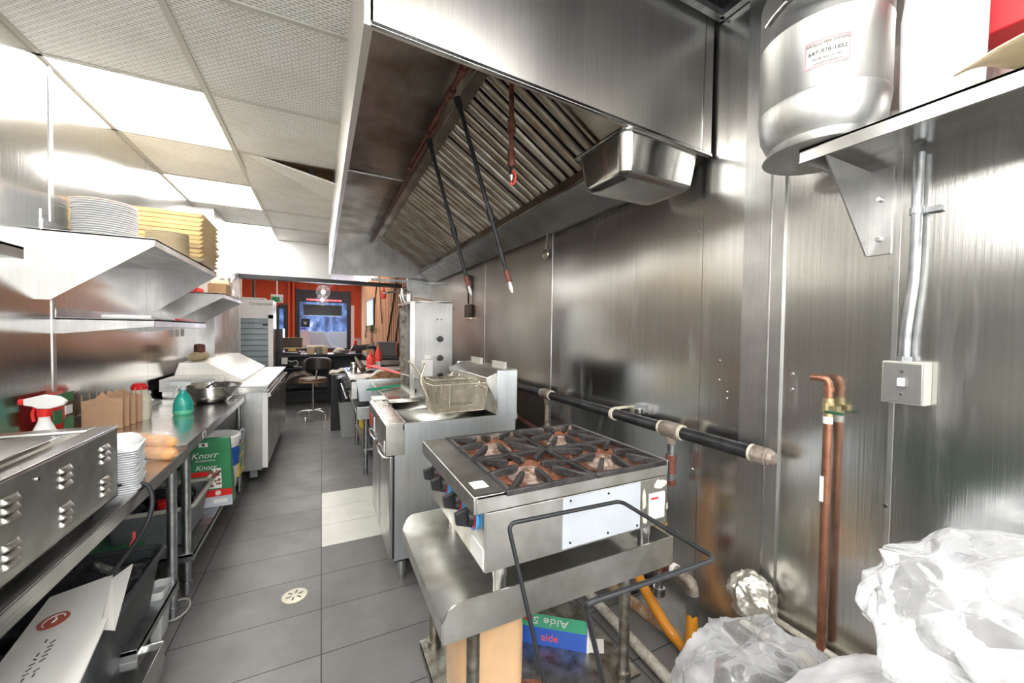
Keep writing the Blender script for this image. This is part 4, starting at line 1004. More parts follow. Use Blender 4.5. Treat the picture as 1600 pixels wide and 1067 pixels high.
obj('lower_shelf', MB().box(.38, 1.18, 4.08, 5.22, .24, .26), 'galv', gs)
single('storage_bin', MB().box(.45, .9, 4.2, 4.9, .262, .46), 'tote', 'dark tub on the lower shelf of the griddle stand', 'tub', bevel=.01)
single('yellow_box', MB().box(.42, .6, 4.95, 5.15, .262, .36), 'yellow', 'small yellow box behind the dark tub under the griddle', 'box', bevel=.004)
# stray vessels on the griddle's far corner
t = thing('spice_shaker', 'steel shaker on the far corner of the griddle', 'shaker', (.42, 5.0, .972))
obj('cup', MB().lathe([(.035, 0), (.04, .02), (.035, .09), (.03, .10), (0, .105)], (.33, 4.75, .973), 20), 'steel_bright', t)
t = thing('oil_bottle', 'brown oil bottle lying against the shaker on the griddle', 'bottle', (.5, 4.9, .975))
obj('bottle_body', MB().tube([(.42, 4.66, 1.0), (.39, 4.78, 1.06), (.37, 4.85, 1.10), (.36, 4.9, 1.13)], [.035, .035, .02, .013], 14), 'wood_dark', t)
single('black_cloth', MB().grid(lambda u, v: (.44 + .2 * u, 4.55 + .25 * v, .978 + .025 * abs(math.sin(u * 6 + v * 4)) * (1 - abs(u - .5))), 14, 10), 'black', 'crumpled black cloth on the griddle top', 'cloth', solid=.004)
single('blue_pouch', MB().box(.265, .33, 4.80, 5.18, .973, .985), 'blue', 'flat blue and white pouch on the griddle edge', 'pouch', bevel=.004)
t = thing('squeeze_bottle', 'red squeeze bottle standing behind the griddle', 'bottle', (.55, 5.18, .972))
obj('bottle_body', MB().lathe([(.05, 0), (.052, .02), (.052, .13), (.03, .16), (.015, .165), (0, .165)], (.56, 5.16, .973), 20), 'red_plastic', t)
obj('nozzle', MB().lathe([(.02, 0), (.018, .02), (.006, .06), (0, .06)], (.56, 5.16, 1.135), 16), 'red_plastic', t)
t = thing('squeeze_bottle', 'taller red squeeze bottle behind the other red one', 'bottle', (.66, 5.5, .972))
obj('bottle_body', MB().lathe([(.045, 0), (.045, .15), (.02, .19), (.006, .26), (0, .26)], (.70, 5.55, 1.0), 20), 'red_plastic', t)
single('side_counter', MB().box(.45, 1.2, 5.33, 6.2, .0, .99), 'black', 'dark counter just past the griddle', 'counter', bevel=.004)
single('white_cup', MB().lathe([(.03, 0), (.035, .07), (.03, .07), (.027, .01), (0, .01)], (.66, 5.22, .973), 18), 'white', 'small white cup beside the red squeeze bottle', 'cup')
def tongs(name, label, p0, p1, mat, tip, spread=.02):
    t = thing(name, label, 'tongs', p0); p0 = Vector(p0); p1 = Vector(p1); d_ = (p1 - p0); s = d_.cross(Vector((0, 0, 1))).normalized()
    m_ = p0.lerp(p1, .68)
    for sg in (-1, 1):
        obj('arm', MB().tube([p0 + s * sg * spread * 1.5, p0.lerp(p1, .35) + s * sg * spread * 1.1, m_ + s * sg * spread * .7], .008, 8), mat, t)
        obj('tip', MB().tube([m_ + s * sg * spread * .7, p1 + s * sg * .006], .004, 8), tip, t)
    return t
tongs('kitchen_tongs', 'green handled tongs lying across the counter behind the fryer', (.36, 3.42, .945), (.80, 3.76, .945), 'green_plastic', 'green_plastic', .018)
tongs('kitchen_tongs', 'long red handled tongs leaning past the broiler', (.50, 4.60, 1.05), (.72, 3.21, 1.055), 'pink_red', 'steel_v', .018)

# ------------------------------------------------------------------ left worktables
def worktable(label, x0, x1, y0, y1, z, legs, shelf, far_end=False):
    t = thing('work_table', label, 'work table', ((x0 + x1) / 2, (y0 + y1) / 2, 0))
    w = MB().box(x0, x1, y0, y1, z - .006, z).box(x1 - .006, x1, y0, y1, z - .055, z).box(x1 - .02, x1, y0, y1, z - .055, z - .05)
    w.box(x0, x1, y1 - .004, y1, z - .05, z).box(x0, x1, y0, y0 + .004, z - .05, z)
    obj('table_top', w, 'steel', t, bevel=.002)
    w = MB().prism([(x0, z + .09), (x0, z - .03), (x0 + .09, z - .006), (x0 + .09, z), (x0 + .035, z + .012), (x0 + .012, z + .05), (x0 + .01, z + .09)], 1, y0, y1)
    obj('backsplash', w, 'steel', t)
    for (x, y) in legs:
        l = obj('leg', MB().cyl((x, y, .06), (x, y, z - .01), .0205), 'galv', t)
        obj('foot', MB().lathe([(.012, 0), (.02, .008), (.019, .05), (.025, .052), (.025, .07)], (x, y, 0), 14), 'galv', l)
    xs0, xs1, ys0, ys1, zs = shelf
    obj('undershelf', MB().box(xs0, xs1, ys0, ys1, zs - .018, zs).box(xs1 - .004, xs1, ys0, ys1, zs - .045, zs).box(xs0, xs1, ys0, ys0 + .004, zs - .045, zs).box(xs0, xs1, ys1 - .004, ys1, zs - .045, zs), 'galv', t, bevel=.002)
    for (x, y) in legs: obj('shelf_clamp', MB().cyl((x, y, zs - .05), (x, y, zs - .015), .026), 'galv', t)
    return t
ta = worktable('near stainless worktable along the left wall, with the steel warmer on it', XL, -.632, -.2, 2.555, .815, [(-.66, 2.415), (-1.22, 2.415), (-.66, .0), (-1.22, .0)], (-1.24, -.64, 1.95, 2.44, .20))
tb_ = worktable('far stainless worktable along the left wall, with the mixing bowl on it', XL, -.632, 2.56, 4.22, .835, [(-.655, 2.62), (-1.22, 2.62), (-.655, 4.1), (-1.22, 4.1)], (-1.24, -.62, 2.59, 4.14, .235))
for par, y in ((tb_, 2.88), (ta, 1.19)):
    z = .812 if par is tb_ else .788
    s_ = obj('inventory_sticker', MB().box(-.632, -.6305, y - .035, y + .035, z - .02, z + .016), 'white', par)
    obj('sticker_print', MB().box(-.6305, -.630, y - .022, y + .006, z - .013, z + .009), 'wood_dark', s_)
single('cable_hook', MB().tube([(-.66 + .05 * math.cos(a * .42), 2.48 + .085 * math.sin(a * .42), .012 + .0) for a in range(15)], .005, 6, closed=True), 'tub_rim', 'thin white wire loop on the floor by the table legs', 'wire')

# steel food warmer on the near table
wr = thing('food_warmer', 'long stainless food warmer with louvred side on the near worktable', 'food warmer', (-.9, 1.2, .815))
WX0, WX1, WY0, WY1, WZ0, WZ1 = -1.14, -.665, .15, 1.88, .835, 1.085
w = MB().box(WX1 - .01, WX1, WY0, WY1, WZ0, WZ1).box(WX0, WX0 + .01, WY0, WY1, WZ0, WZ1).box(WX0, WX1, WY1 - .01, WY1, WZ0, WZ1).box(WX0, WX1, WY0, WY0 + .01, WZ0, WZ1).box(WX0, WX1, WY0, WY1, WZ0, WZ0 + .01)
obj('warmer_body', w, 'steel_worn', wr, bevel=.003)
w = MB().box(WX1 - .055, WX1 + .003, WY0, WY1 + .003, WZ1 + .0005, WZ1 + .008).box(WX0, WX0 + .05, WY0, WY1 + .003, WZ1 + .0005, WZ1 + .008).box(WX0 + .0505, WX1 - .0555, WY1 - .06, WY1 + .003, WZ1 + .0005, WZ1 + .008).box(WX0 + .0505, WX1 - .0555, 1.05, 1.10, WZ1 + .0005, WZ1 + .008)
obj('warmer_rim', w, 'steel', wr, bevel=.003)
obj('well', MB().box(WX0 + .05, WX0 + .055, WY0 + .02, WY1 - .06, .93, WZ1).box(WX1 - .06, WX1 - .055, WY0 + .02, WY1 - .06, .93, WZ1).box(WX0 + .05, WX1 - .055, WY1 - .065, WY1 - .06, .93, WZ1).box(WX0 + .05, WX1 - .055, WY0 + .02, WY1 - .06, .925, .93), 'steel_worn', wr)
for y in (1.785, 1.56, 1.34, 1.10, .85):
    for z0 in (.985, .875):
        for k in range(3):
            z = z0 + k * .022; mb = MB()
            mb.grid(lambda u, v: (WX1 + .011 * math.sin(v * PI / 2) * (1 - (2 * u - 1) ** 6), y - .028 + .056 * u, z + .017 * (1 - v)), 8, 4)
            obj('louver', mb, 'steel_worn', wr, solid=.0015)
obj('thermostat_screw', MB().cyl((WX1, 1.44, 1.05), (WX1 + .003, 1.44, 1.05), .005, n=10), 'chrome', wr)
for (x, y) in ((WX0 + .04, .3), (WX1 - .05, .3), (WX0 + .04, 1.8), (WX1 - .05, 1.8)): obj('foot', MB().cyl((x, y, .815), (x, y, .836), .014), 'black', wr)
t = thing('pan_cover', 'flat steel insert pan cover lying across the warmer rim', 'lid', (-.95, 1.5, 1.094))
w = MB(); rr(w, -.93, 1.40, [(.19, .27, 1.095), (.205, .285, 1.097), (.205, .285, 1.104), (.17, .25, 1.106), (.16, .24, 1.100)], .12)
obj('cover_plate', w, 'steel_bright', t); obj('cover_plate', MB().box(-1.12, -.72, 1.11, 1.68, 1.107, 1.112), 'steel_bright', t, bevel=.002)
obj('cutout_shadow', MB().cyl((-.96, 1.45, 1.112), (-.96, 1.45, 1.1135), .05), 'steel_worn', t)
tag(obj('power_cord', MB().tube([(-.70, 1.895, .87), (-.67, 1.99, .835), (-.625, 2.02, .825), (-.597, 1.98, .77), (-.60, 1.95, .70), (-.64, 1.94, .62), (-.72, 1.93, .50), (-.8, 1.9, .42)], .008, 10, 3), 'rubber', wr), 'black power cord')

# foam clamshell stack: each container is a thing
def clam(z, dz, tilt, first=None):
    mb = MB()
    prof = [(.0, .028), (.045, .030), (.062, .022), (.075, .002), (.080, .0), (.080, .003), (.074, .006), (.060, .028), (.045, .035), (0, .033)]
    vs = []; lv = [(.072, .094, 0), (.084, .106, .0005), (.084, .106, .004), (.074, .096, .0045), (.062, .084, .016)]
    rr(mb, 0, 0, lv, .09, 4); return mb
c0 = None
for k in range(19):
    z = .8158 + k * .0088
    if c0 is None:
        c0 = single('foam_container', clam(0, 0, 0), 'foam_flat', 'white foam food container in the stack beside the warmer', 'food container', 'foam containers stacked by the warmer', loc=(0, 0, 0), solid=0)
        o = c0
    else: o = c0.copy(); COL.objects.link(o)
    o.location = (-.735 + random.uniform(-.003, .003), 2.035 + random.uniform(-.003, .003), z); o.rotation_euler = (0, 0, math.radians(12) + random.uniform(-.03, .03)); pass
o = c0.copy(); COL.objects.link(o); o.location = (-.80, 2.16, .83); o.rotation_euler = (math.radians(55), 0, .4)
o['label'] = 'white ribbed foam container tilted behind the stack'; del o['group']
t = thing('foam_container', 'white ribbed foam container lying on top of the stack', 'food container', (-.715, 2.04, .955))
w = MB(); rr(w, -.735, 2.04, [(.070, .09, .985), (.060, .08, 1.005), (.045, .06, 1.018), (.02, .03, 1.02)], .15, 5); obj('lid_shell', w, 'foam', t)
w = MB()
for k in range(5): w.tube([(-.78 + .022 * k, 1.965, .995), (-.775 + .02 * k, 1.99, 1.013), (-.775 + .02 * k, 2.04, 1.021), (-.775 + .02 * k, 2.09, 1.013), (-.78 + .022 * k, 2.115, .995)], .0035, 6, 1)
obj('ribs', w, 'foam', t)
# bag of buns
t = thing('bun_bag', 'clear bag of long brown buns on the worktable', 'bag of buns', (-.77, 2.42, .815))
bn = MB()
for (x, y, z, r) in ((-.70, 2.40, .845, .034), (-.76, 2.46, .845, .034), (-.82, 2.51, .846, .034), (-.705, 2.42, .895, .032), (-.765, 2.47, .896, .032), (-.83, 2.52, .895, .032)):
    d_ = Vector((.065, -.045, 0))
    c = Vector((x, y, z)); q = [c - d_ * 1.15, c - d_ * .9, c, c + d_ * .9, c + d_ * 1.15]
    b_ = MB().tube(q, [r * .35, r * .85, r, r * .85, r * .35], 16); obj('bun', b_, 'bun', t)
mb = MB().lathe([(0, 0), (.13, .005), (.155, .05), (.14, .10), (.08, .125), (0, .13)], (0, 0, 0), 30, (1, .72))
for p in mb.v: p += Vector((noise.noise(p * 17), noise.noise(p * 17 + Vector((3, 3, 3))), noise.noise(p * 14) * .5)) * .012
for p in mb.v: p.z = max(p.z, .001)
mb.xform(Matrix.Translation((-.765, 2.455, .816)) @ Matrix.Rotation(math.radians(-35), 4, 'Z') )
obj('plastic_film', mb, 'thin_plastic', t)
mb = MB()
for (x, y) in ((-.9, 2.62), (-.98, 2.66), (-.95, 2.56)): mb.tube([(x - .06, y + .04, .866), (x - .05, y + .035, .866), (x + .05, y - .035, .866), (x + .06, y - .04, .866)], [.012, .03, .03, .012], 14)
single('bun_pack', mb, 'bun', 'second pack of pale buns lying behind the bag of buns', 'buns')

# spray bottle, white with red trigger
def spray_white():
    t = thing('spray_bottle', 'white spray bottle with red nozzle behind the warmer', 'spray bottle', (-1.03, 2.28, .815))
    w = MB(); rr(w, -1.03, 2.28, [(.048, .034, .816), (.052, .037, .83), (.052, .037, .95), (.04, .03, 1.0), (.018, .018, 1.055), (.016, .016, 1.075)], .49, 6)
    obj('bottle_body', w, 'white', t)
    obj('collar', MB().cyl((-1.03, 2.28, 1.075), (-1.03, 2.28, 1.105), .021), 'red', t)
    obj('trigger_head', MB().prism([(-1.085, 1.125), (-1.085, 1.15), (-1.03, 1.165), (-.985, 1.155), (-.962, 1.135), (-.97, 1.118), (-1.01, 1.105), (-1.045, 1.108), (-1.06, 1.118)], 1, 2.267, 2.293), 'white', t, bevel=.004)
    obj('nozzle', MB().cyl((-1.085, 2.28, 1.138), (-1.10, 2.28, 1.138), .012), 'red', t)
    obj('trigger', MB().tube([(-1.055, 2.28, 1.115), (-1.065, 2.28, 1.09), (-1.06, 2.28, 1.055)], .006, 8, 1), 'red', t)
spray_white()
# printed snack bag, cartons, jar
t = thing('snack_bag', 'red and green printed bag by the wall behind the white spray bottle', 'bag', (-1.22, 2.72, .835))
mb = MB().grid(lambda u, v: (-1.245 + .04 * math.sin(PI * u) * math.sin(PI * v), 2.72 + .20 * u, .837 + .27 * v), 12, 12)
mb.grid(lambda u, v: (-1.245 - .004, 2.72 + .20 * u, .837 + .27 * v), 1, 1); obj('bag_body', mb, 'red', t)
for (y0, y1, z0, z1, mm) in ((2.73, 2.91, 1.05, 1.10, 'green_pack'), (2.74, 2.81, .95, 1.02, 'green_pack'), (2.83, 2.91, .90, .97, 'green_pack'), (2.84, 2.90, .985, 1.03, 'white')):
    obj('print_patch', MB().box(-1.208, -1.203, y0, y1, z0, z1), mm, t)
def food_carton(loc, rz, label, grp, w_=.16, d_=.12, h_=.15):
    t = thing('kraft_carton', label, 'carton', loc, rz, grp)
    obj('carton_body', MB().box(-w_ / 2, w_ / 2, -d_ / 2, d_ / 2, 0, h_ * .78), 'kraft', t, local=True, bevel=.002)
    obj('top_flap', MB().prism([(-w_ / 2, h_ * .78), (-w_ / 2, h_ * .95), (-w_ * .2, h_ * .98), (0, h_ * 1.2), (w_ * .2, h_ * 1.0), (w_ / 2, h_ * .95), (w_ / 2, h_ * .78)], 1, -d_ / 2, -d_ / 2 + .003), 'kraft', t, local=True)
    obj('side_flap', MB().prism([(-d_ / 2, h_ * .78), (-d_ * .3, h_ * 1.2), (d_ * .2, h_ * 1.12), (d_ / 2, h_ * .78)], 0, w_ / 2 - .003, w_ / 2), 'kraft', t, local=True)
    obj('side_flap', MB().prism([(-d_ / 2, h_ * .78), (-d_ * .3, h_ * 1.15), (d_ * .2, h_ * 1.1), (d_ / 2, h_ * .78)], 0, -w_ / 2, -w_ / 2 + .003), 'kraft', t, local=True)
    return t
for k in range(4):
    food_carton((-1.165 + .010 * k, 3.12 + .058 * k, .836), math.radians(14), 'brown kraft takeout carton, %s of the nested row by the wall' % ordn[k], 'kraft cartons nested in a row', d_=.05, w_=.17, h_=.19)
t = thing('sauce_bottle', 'cream bottle with a red cap behind the kraft cartons', 'bottle', (-1.1, 3.38, .835))
obj('bottle_body', MB().lathe([(.055, 0), (.06, .02), (.06, .14), (.045, .18), (.04, .2), (0, .2)], (-1.085, 3.38, .836), 24), 'putty', t)
obj('cap', MB().lathe([(.042, 0), (.044, .02), (.03, .04), (0, .045)], (-1.085, 3.38, 1.036), 24), 'red', t)
single('clear_tub', MB().lathe([(.07, 0), (.09, .04), (.085, .045), (.03, .05), (0, .05)], (-1.12, 2.78, .836), 20), 'brown_box', 'low tub of brown sticks behind the warmer', 'tub')
# green spray bottle
t = thing('spray_bottle', 'green translucent spray bottle beside the mixing bowl', 'spray bottle', (-.88, 3.47, .835))
obj('bottle_body', MB().lathe([(.05, 0), (.056, .01), (.058, .04), (.054, .09), (.035, .135), (.018, .16), (.016, .175), (0, .175)], (-.88, 3.47, .836), 28), 'green_liquid', t)
obj('bottle_base', MB().lathe([(.051, 0), (.058, .01), (.0595, .03), (.0585, .032)], (-.88, 3.47, .8355), 28), 'green_bright', t)
obj('collar', MB().cyl((-.88, 3.47, 1.01), (-.88, 3.47, 1.035), .019), 'clear_head', t)
obj('trigger_head', MB().prism([(-.95, 1.045), (-.95, 1.062), (-.90, 1.07), (-.835, 1.06), (-.835, 1.045), (-.86, 1.035), (-.90, 1.035)], 1, 3.458, 3.482), 'clear_head', t, bevel=.003)
obj('trigger', MB().tube([(-.905, 3.47, 1.04), (-.92, 3.47, 1.0), (-.945, 3.47, .96)], .007, 8, 1), 'clear_head', t)
# mixing bowl with tongs
t = thing('mixing_bowl', 'wide stainless mixing bowl on the far worktable', 'bowl', (-.81, 3.97, .835))
pr = [(0, .001), (.10, .0015), (.125, .012), (.175, .06), (.205, .12), (.215, .135), (.213, .138), (.203, .128), (.172, .064), (.122, .017), (.10, .006), (0, .005)]
obj('bowl_shell', MB().lathe(pr, (-.83, 3.98, .836), 48), 'steel_bright', t)
obj('bowl_rim', MB().tube([(-.83 + .215 * math.cos(2 * PI * k / 40), 3.98 + .215 * math.sin(2 * PI * k / 40), .973) for k in range(40)], .004, 8, closed=True), 'steel_bright', t)
t = thing('ladle', 'black handled utensil sticking out of the mixing bowl', 'utensil', (-.83, 3.98, .86))
obj('handle', MB().tube([(-.90, 4.02, .90), (-.83, 3.96, .975), (-.795, 3.95, 1.0), (-.77, 3.94, .995)], .008, 8, 1).tube([(-.815, 3.955, .99), (-.775, 3.91, .965)], .007, 8), 'black', t)

# wall shelves on the left
def wshelf(label, y0, y1, x1, z, hb=.36):
    t = thing('wall_shelf', label, 'shelf', (XL, (y0 + y1) / 2, z))
    w = MB().box(XL, x1, y0, y1, z - .012, z).box(x1 - .005, x1, y0, y1, z - .045, z).box(XL, XL + .008, y0, y1, z, z + .05)
    obj('shelf_board', w, 'steel_v', t, bevel=.002)
    for y in (y0, y1 - .004):
        obj('bracket', MB().prism([(x1 - .002, z - .0), (x1 - .002, z - .04), (XL + .03, z - hb), (XL, z - hb), (XL, z + .10), (XL + .004, z + .10), (XL + .004, z)], 1, y, y + .004), 'bracket_steel', t)
    return t
wshelf('upper stainless shelf on the left wall carrying plates and cardboard trays', 2.83, 4.24, -.835, 1.945)
wshelf('farther stainless shelf on the left wall with white bags and a carton', 4.50, 5.46, -.835, 1.78, .30)
t = wshelf('narrow low stainless shelf on the left wall', 2.93, 4.05, -.872, 1.495, .085)
t = wshelf('stainless shelf end on the left wall nearest the camera', .8, 2.05, -.97, 1.735, .06)
# plates: things, one per plate
def stack(name, label, cat, grp, prof, mat, c, n, dz, seg=40, jit=.002, squash=(1, 1)):
    o0 = single(name, MB().lathe(prof, (0, 0, 0), seg, squash), mat, label, cat, grp, loc=(0, 0, 0))
    for k in range(n):
        o = o0 if k == 0 else o0.copy()
        if k: COL.objects.link(o)
        o.location = (c[0] + random.uniform(-jit, jit), c[1] + random.uniform(-jit, jit), c[2] + dz * k); o.rotation_euler.z = random.uniform(-.03, .03)
    return o0
stack('foam_plate', 'round white foam plate in the tall stack on the upper left shelf', 'plate', 'white foam plates in a stack', [(0, .0), (.10, .0), (.115, .006), (.137, .012), (.137, .015), (.113, .010), (.10, .004), (0, .004)], 'foam', (-1.13, 3.08, 1.947), 17, .0125)
stack('paper_plate', 'small round tan plate in the stack on the upper left shelf', 'plate', 'tan plates in a stack', [(0, .0), (.09, .0), (.105, .008), (.115, .011), (.115, .013), (.104, .011), (.09, .003), (0, .003)], 'tan_plate', (-.955, 3.46, 1.947), 14, .0105)
# cardboard trays
o0 = None
for k in range(11):
    if o0 is None:
        mb = MB().hexa([(-.185, -.25, 0), (.185, -.25, 0), (-.185, .25, 0), (.185, .25, 0), (-.215, -.28, .022), (.215, -.28, .022), (-.215, .28, .022), (.215, .28, .022)])
        mb.hexa([(-.215, -.28, .022), (.215, -.28, .022), (-.215, .28, .022), (.215, .28, .022), (-.195, -.26, .0235), (.195, -.26, .0235), (-.195, .26, .0235), (.195, .26, .0235)])
        mb.box(-.17, .17, -.235, .235, .0235, .0325)
        o0 = single('cardboard_tray', mb, 'kraft_light', 'tan cardboard tray in the tall stack on the upper left shelf', 'tray', 'cardboard trays in a stack', loc=(0, 0, 0), bevel=.002, flat=True); o = o0
    else: o = o0.copy(); COL.objects.link(o)
    o.location = (-1.015 + random.uniform(-.006, .006), 3.90 + random.uniform(-.006, .006), 1.947 + .033 * k); o.rotation_euler.z = PI / 2 * 0 + random.uniform(-.02, .02) + .03
# low shelf contents
single('glass_board', MB().box(-1.15, -.93, 3.0, 3.5, 1.524, 1.532), 'thin_plastic', 'thin glass board on the narrow low left shelf', 'board')
single('white_tray', MB().box(-1.12, -.90, 2.98, 3.40, 1.497, 1.522), 'white_gloss', 'white tray under the glass board on the narrow shelf', 'tray', bevel=.008)
single('red_cloth', MB().box(-1.1, -.92, 3.55, 3.95, 1.497, 1.515), 'pink_red', 'folded red cloth on the far end of the narrow shelf', 'cloth', bevel=.008)
single('knife_rack', MB().box(XL, XL + .03, 4.3, 4.45, 1.45, 1.5), 'black', 'small black wall holder past the narrow shelf', 'holder')
# far shelf contents
single('brown_carton', MB().box(-1.02, -.87, 4.8, 5.05, 1.782, 1.90), 'brown_box', 'small brown carton on the farther left shelf', 'carton', bevel=.003)
single('brown_carton', MB().box(-1.05, -.9, 5.08, 5.3, 1.782, 1.96), 'kraft_light', 'taller tan carton behind the small brown one on the farther shelf', 'carton', bevel=.003)
single('red_packet', MB().box(-1.16, -1.06, 4.6, 4.85, 1.782, 1.84), 'red', 'red packet on the near end of the farther left shelf', 'packet', bevel=.01)
mb = MB().grid(lambda u, v: (-1.02 + .16 * (v - .5) + .03 * math.sin(5 * u), 5.12 + .3 * u, 1.97 + .26 * math.sin(PI * u) ** .5 * (1 - (2 * v - 1) ** 2) + .02 * math.sin(17 * u + 9 * v)), 18, 14)
single('white_bags', mb, 'white_gloss', 'bundle of white plastic bags on the farther left shelf', 'bags', solid=.006)
mb = MB().grid(lambda u, v: (-1.096 + .02 * math.sin(v * 14 + 2.5 * math.sin(u * 5)) + .02, 5.62 + .75 * u, 1.72 + .62 * v), 20, 40)
single('reflection_sheet', mb, 'white_gloss', 'wavy white sheet standing in for a reflection on the far left wall return', 'sheet', solid=.004)  # wavy reflection in the steel wall, modelled as a white sheet
for k, (y, z) in enumerate(((4.60, 1.60), (4.74, 1.60), (4.88, 1.60), (4.66, 1.36), (4.82, 1.36), (4.98, 1.36))):
    single('wall_note', MB().box(XL, XL + .002, y, y + .11, z, z + .15), 'paper', 'white paper note taped on the left steel wall, %s of the %s row' % (['left', 'middle', 'right'][k % 3], ['upper', 'lower'][k // 3]), 'note', 'paper notes on the left wall')

# prep fridge
pf = thing('prep_fridge', 'stainless prep fridge with white cutting board at the end of the left side', 'fridge', (-.85, 5.2, 0))
obj('cabinet', MB().box(-1.22, -.50, 4.26, 6.3, .12, .87), 'steel_v', pf, bevel=.004)
obj('top_frame', MB().box(-1.22, -.455, 4.25, 6.31, .855, .90), 'steel', pf, bevel=.003)
obj('cutting_board', MB().box(-.84, -.452, 4.26, 6.3, .902, .918), 'white', pf, bevel=.003)
obj('board_clip', MB().box(-.80, -.70, 4.235, 4.26, .86, .905), 'steel', pf, bevel=.003)
obj('pan_rail', MB().box(-1.24, -.86, 4.26, 6.3, .90, 1.0), 'steel_v', pf)
obj('sloped_lid', MB().prism([(-1.24, .99), (-1.20, 1.12), (-1.0, 1.12), (-.70, .935), (-.70, .92), (-.88, .92)], 1, 4.62, 6.28), 'steel_hood', pf, bevel=.003)
for y in (4.28, 5.30):
    d_ = obj('door', MB().box(-.50, -.455, y, y + .98, .15, .835), 'steel_v', pf, bevel=.004)
    obj('door_gasket', MB().box(-.505, -.495, y + .01, y + .97, .16, .83), 'black', d_)
    obj('handle_lip', MB().hexa([(-.455, y, .80), (-.43, y, .81), (-.455, y + .98, .80), (-.43, y + .98, .81), (-.455, y, .84), (-.435, y, .845), (-.455, y + .98, .84), (-.435, y + .98, .845)]), 'steel_worn', d_)
obj('door_edge', MB().box(-.50, -.455, 4.262, 4.278, .13, .85), 'white', pf)
obj('hinge', MB().box(-.50, -.46, 4.25, 4.27, .10, .14), 'black', pf)
for (x, y) in ((-.58, 4.38), (-1.1, 4.38), (-.58, 6.2), (-1.1, 6.2)):
    c = obj('caster', MB().cyl((x, y - .018, .045), (x, y + .018, .045), .044, n=24), 'rubber', pf)
    obj('caster_fork', MB().box(x - .03, x + .03, y - .026, y - .02, .03, .12).box(x - .03, x + .03, y + .02, y + .026, .03, .12), 'galv', c)
single('bread_loaf', MB().tube([(-1.14, 4.70, 1.16), (-1.12, 4.76, 1.165), (-1.10, 5.02, 1.165), (-1.09, 5.10, 1.16)], [.02, .045, .045, .02], 16), 'kraft_light', 'bagged pale bread on the prep fridge lid', 'bread')
single('jam_jar', MB().lathe([(.04, 0), (.045, .01), (.045, .07), (.035, .08), (0, .085)], (-1.10, 4.86, 1.205), 20), 'rust_pipe', 'dark red topped jar above the bread on the prep fridge', 'jar')

# things below the far table
def crate(name, label, x0, x1, y0, y1, z0, z1, mat, rim, taper=.03):
    t = thing(name, label, 'tub', ((x0 + x1) / 2, (y0 + y1) / 2, z0)); cx, cy = (x0 + x1) / 2, (y0 + y1) / 2; hx, hy = (x1 - x0) / 2, (y1 - y0) / 2
    mb = MB()
    lv = [(hx - taper, hy - taper, z0 + .004), (hx, hy, z1 - .01), (hx + .02, hy + .02, z1 - .008), (hx + .022, hy + .022, z1), (hx - .004, hy - .004, z1), (hx - taper - .004, hy - taper - .004, z0 + .012)]
    vs = []; n = 6
    rr(mb, cx, cy, lv, .12, n); obj('tub_body', mb, mat, t)
    m2 = MB(); q = MB(); rr(q, cx, cy, [(hx + .012, hy + .012, z1 + .004), (hx, hy, z1)], .12, n); m2.tube([p for p in q.v[:4 * n]], .013, 8, closed=True)
    obj('tub_rim', m2, rim, t); return t
t = crate('dish_tub', 'grey plastic dish tub with pale rim under the far worktable', -1.02, -.655, 2.68, 3.12, .237, .45, 'grey_tub', 'tub_rim')
mb = MB()
for k in range(7):
    x, y = random.uniform(-.95, -.72), random.uniform(2.75, 3.05); mb.lathe([(.0, .0), (.05, .01), (.055, .05), (.03, .08), (0, .08)], (x, y, .40), 14)
single('wrapped_cans', mb, 'black_bag', 'dark wrapped items heaped in the dish tub', 'packages')
single('red_lidded_tub', MB().cyl((-.80, 2.80, .40), (-.80, 2.80, .47), .03), 'red', 'small red item among the dark packages in the dish tub', 'tub')
# soup base sack
t = thing('soup_sack', 'green printed stand-up food sack on the undershelf', 'sack', (-.68, 3.2, .237))
KX0, KX1, KY = -.845, -.548, 3.20
mb = MB().hexa([(KX0 + .02, KY, .238), (KX1, KY, .238), (KX0 + .02, KY + .13, .238), (KX1, KY + .13, .238), (KX0, KY + .03, .70), (KX1 - .02, KY + .02, .70), (KX0, KY + .055, .70), (KX1 - .02, KY + .055, .70)])
obj('sack_body', mb, 'green_pack', t, bevel=.004)
def face(u, v, off=.0015):  # u,v in 0..1 on the printed face
    p = Vector((KX0 + .02, KY, .238)).lerp(Vector((KX1, KY, .238)), u).lerp(Vector((KX0, KY + .03, .70)).lerp(Vector((KX1 - .02, KY + .02, .70)), u), v); return p + Vector((0, -off, 0))
def patch(u0, u1, v0, v1, off=.0015): return MB().quad(face(u0, v0, off), face(u1, v0, off), face(u1, v1, off), face(u0, v1, off))
obj('print_band', patch(0, 1, 0, .15), 'white_panel', t); obj('print_band', patch(.0, 1, .15, .25, .002), 'red', t)
obj('print_photo', patch(.48, .80, .27, .56, .002), 'white', t)
m2 = MB()
for k in range(26): u, v = random.uniform(.52, .77), random.uniform(.30, .53); p = face(u, v, .003); m2.cyl(p, p + Vector((0, -.001, 0)), random.uniform(.006, .012), n=8)
obj('print_fruit', m2, 'rust_pan', t)
obj('print_band', patch(.2, .55, .46, .53, .0025), 'red', t)
obj('print_label', patch(.62, .9, .05, .11, .002), 'white', t); obj('print_label', patch(.38, .56, .885, .945, .002), 'white', t); obj('print_bar', patch(.44, .50, .895, .935, .003), 'wood_dark', t)
obj('seal', MB().cyl(face(.72, .20, .002), face(.72, .20, .004), .016, n=20), 'putty', t)
fx = frame4(face(.5, .76, .004), (1, 0, 0), face(.5, 1) - face(.5, 0))
shear = Matrix.Identity(4); shear[0][1] = .25
obj('print', text_mb('Knorr', .058, fx @ shear), 'white', t)
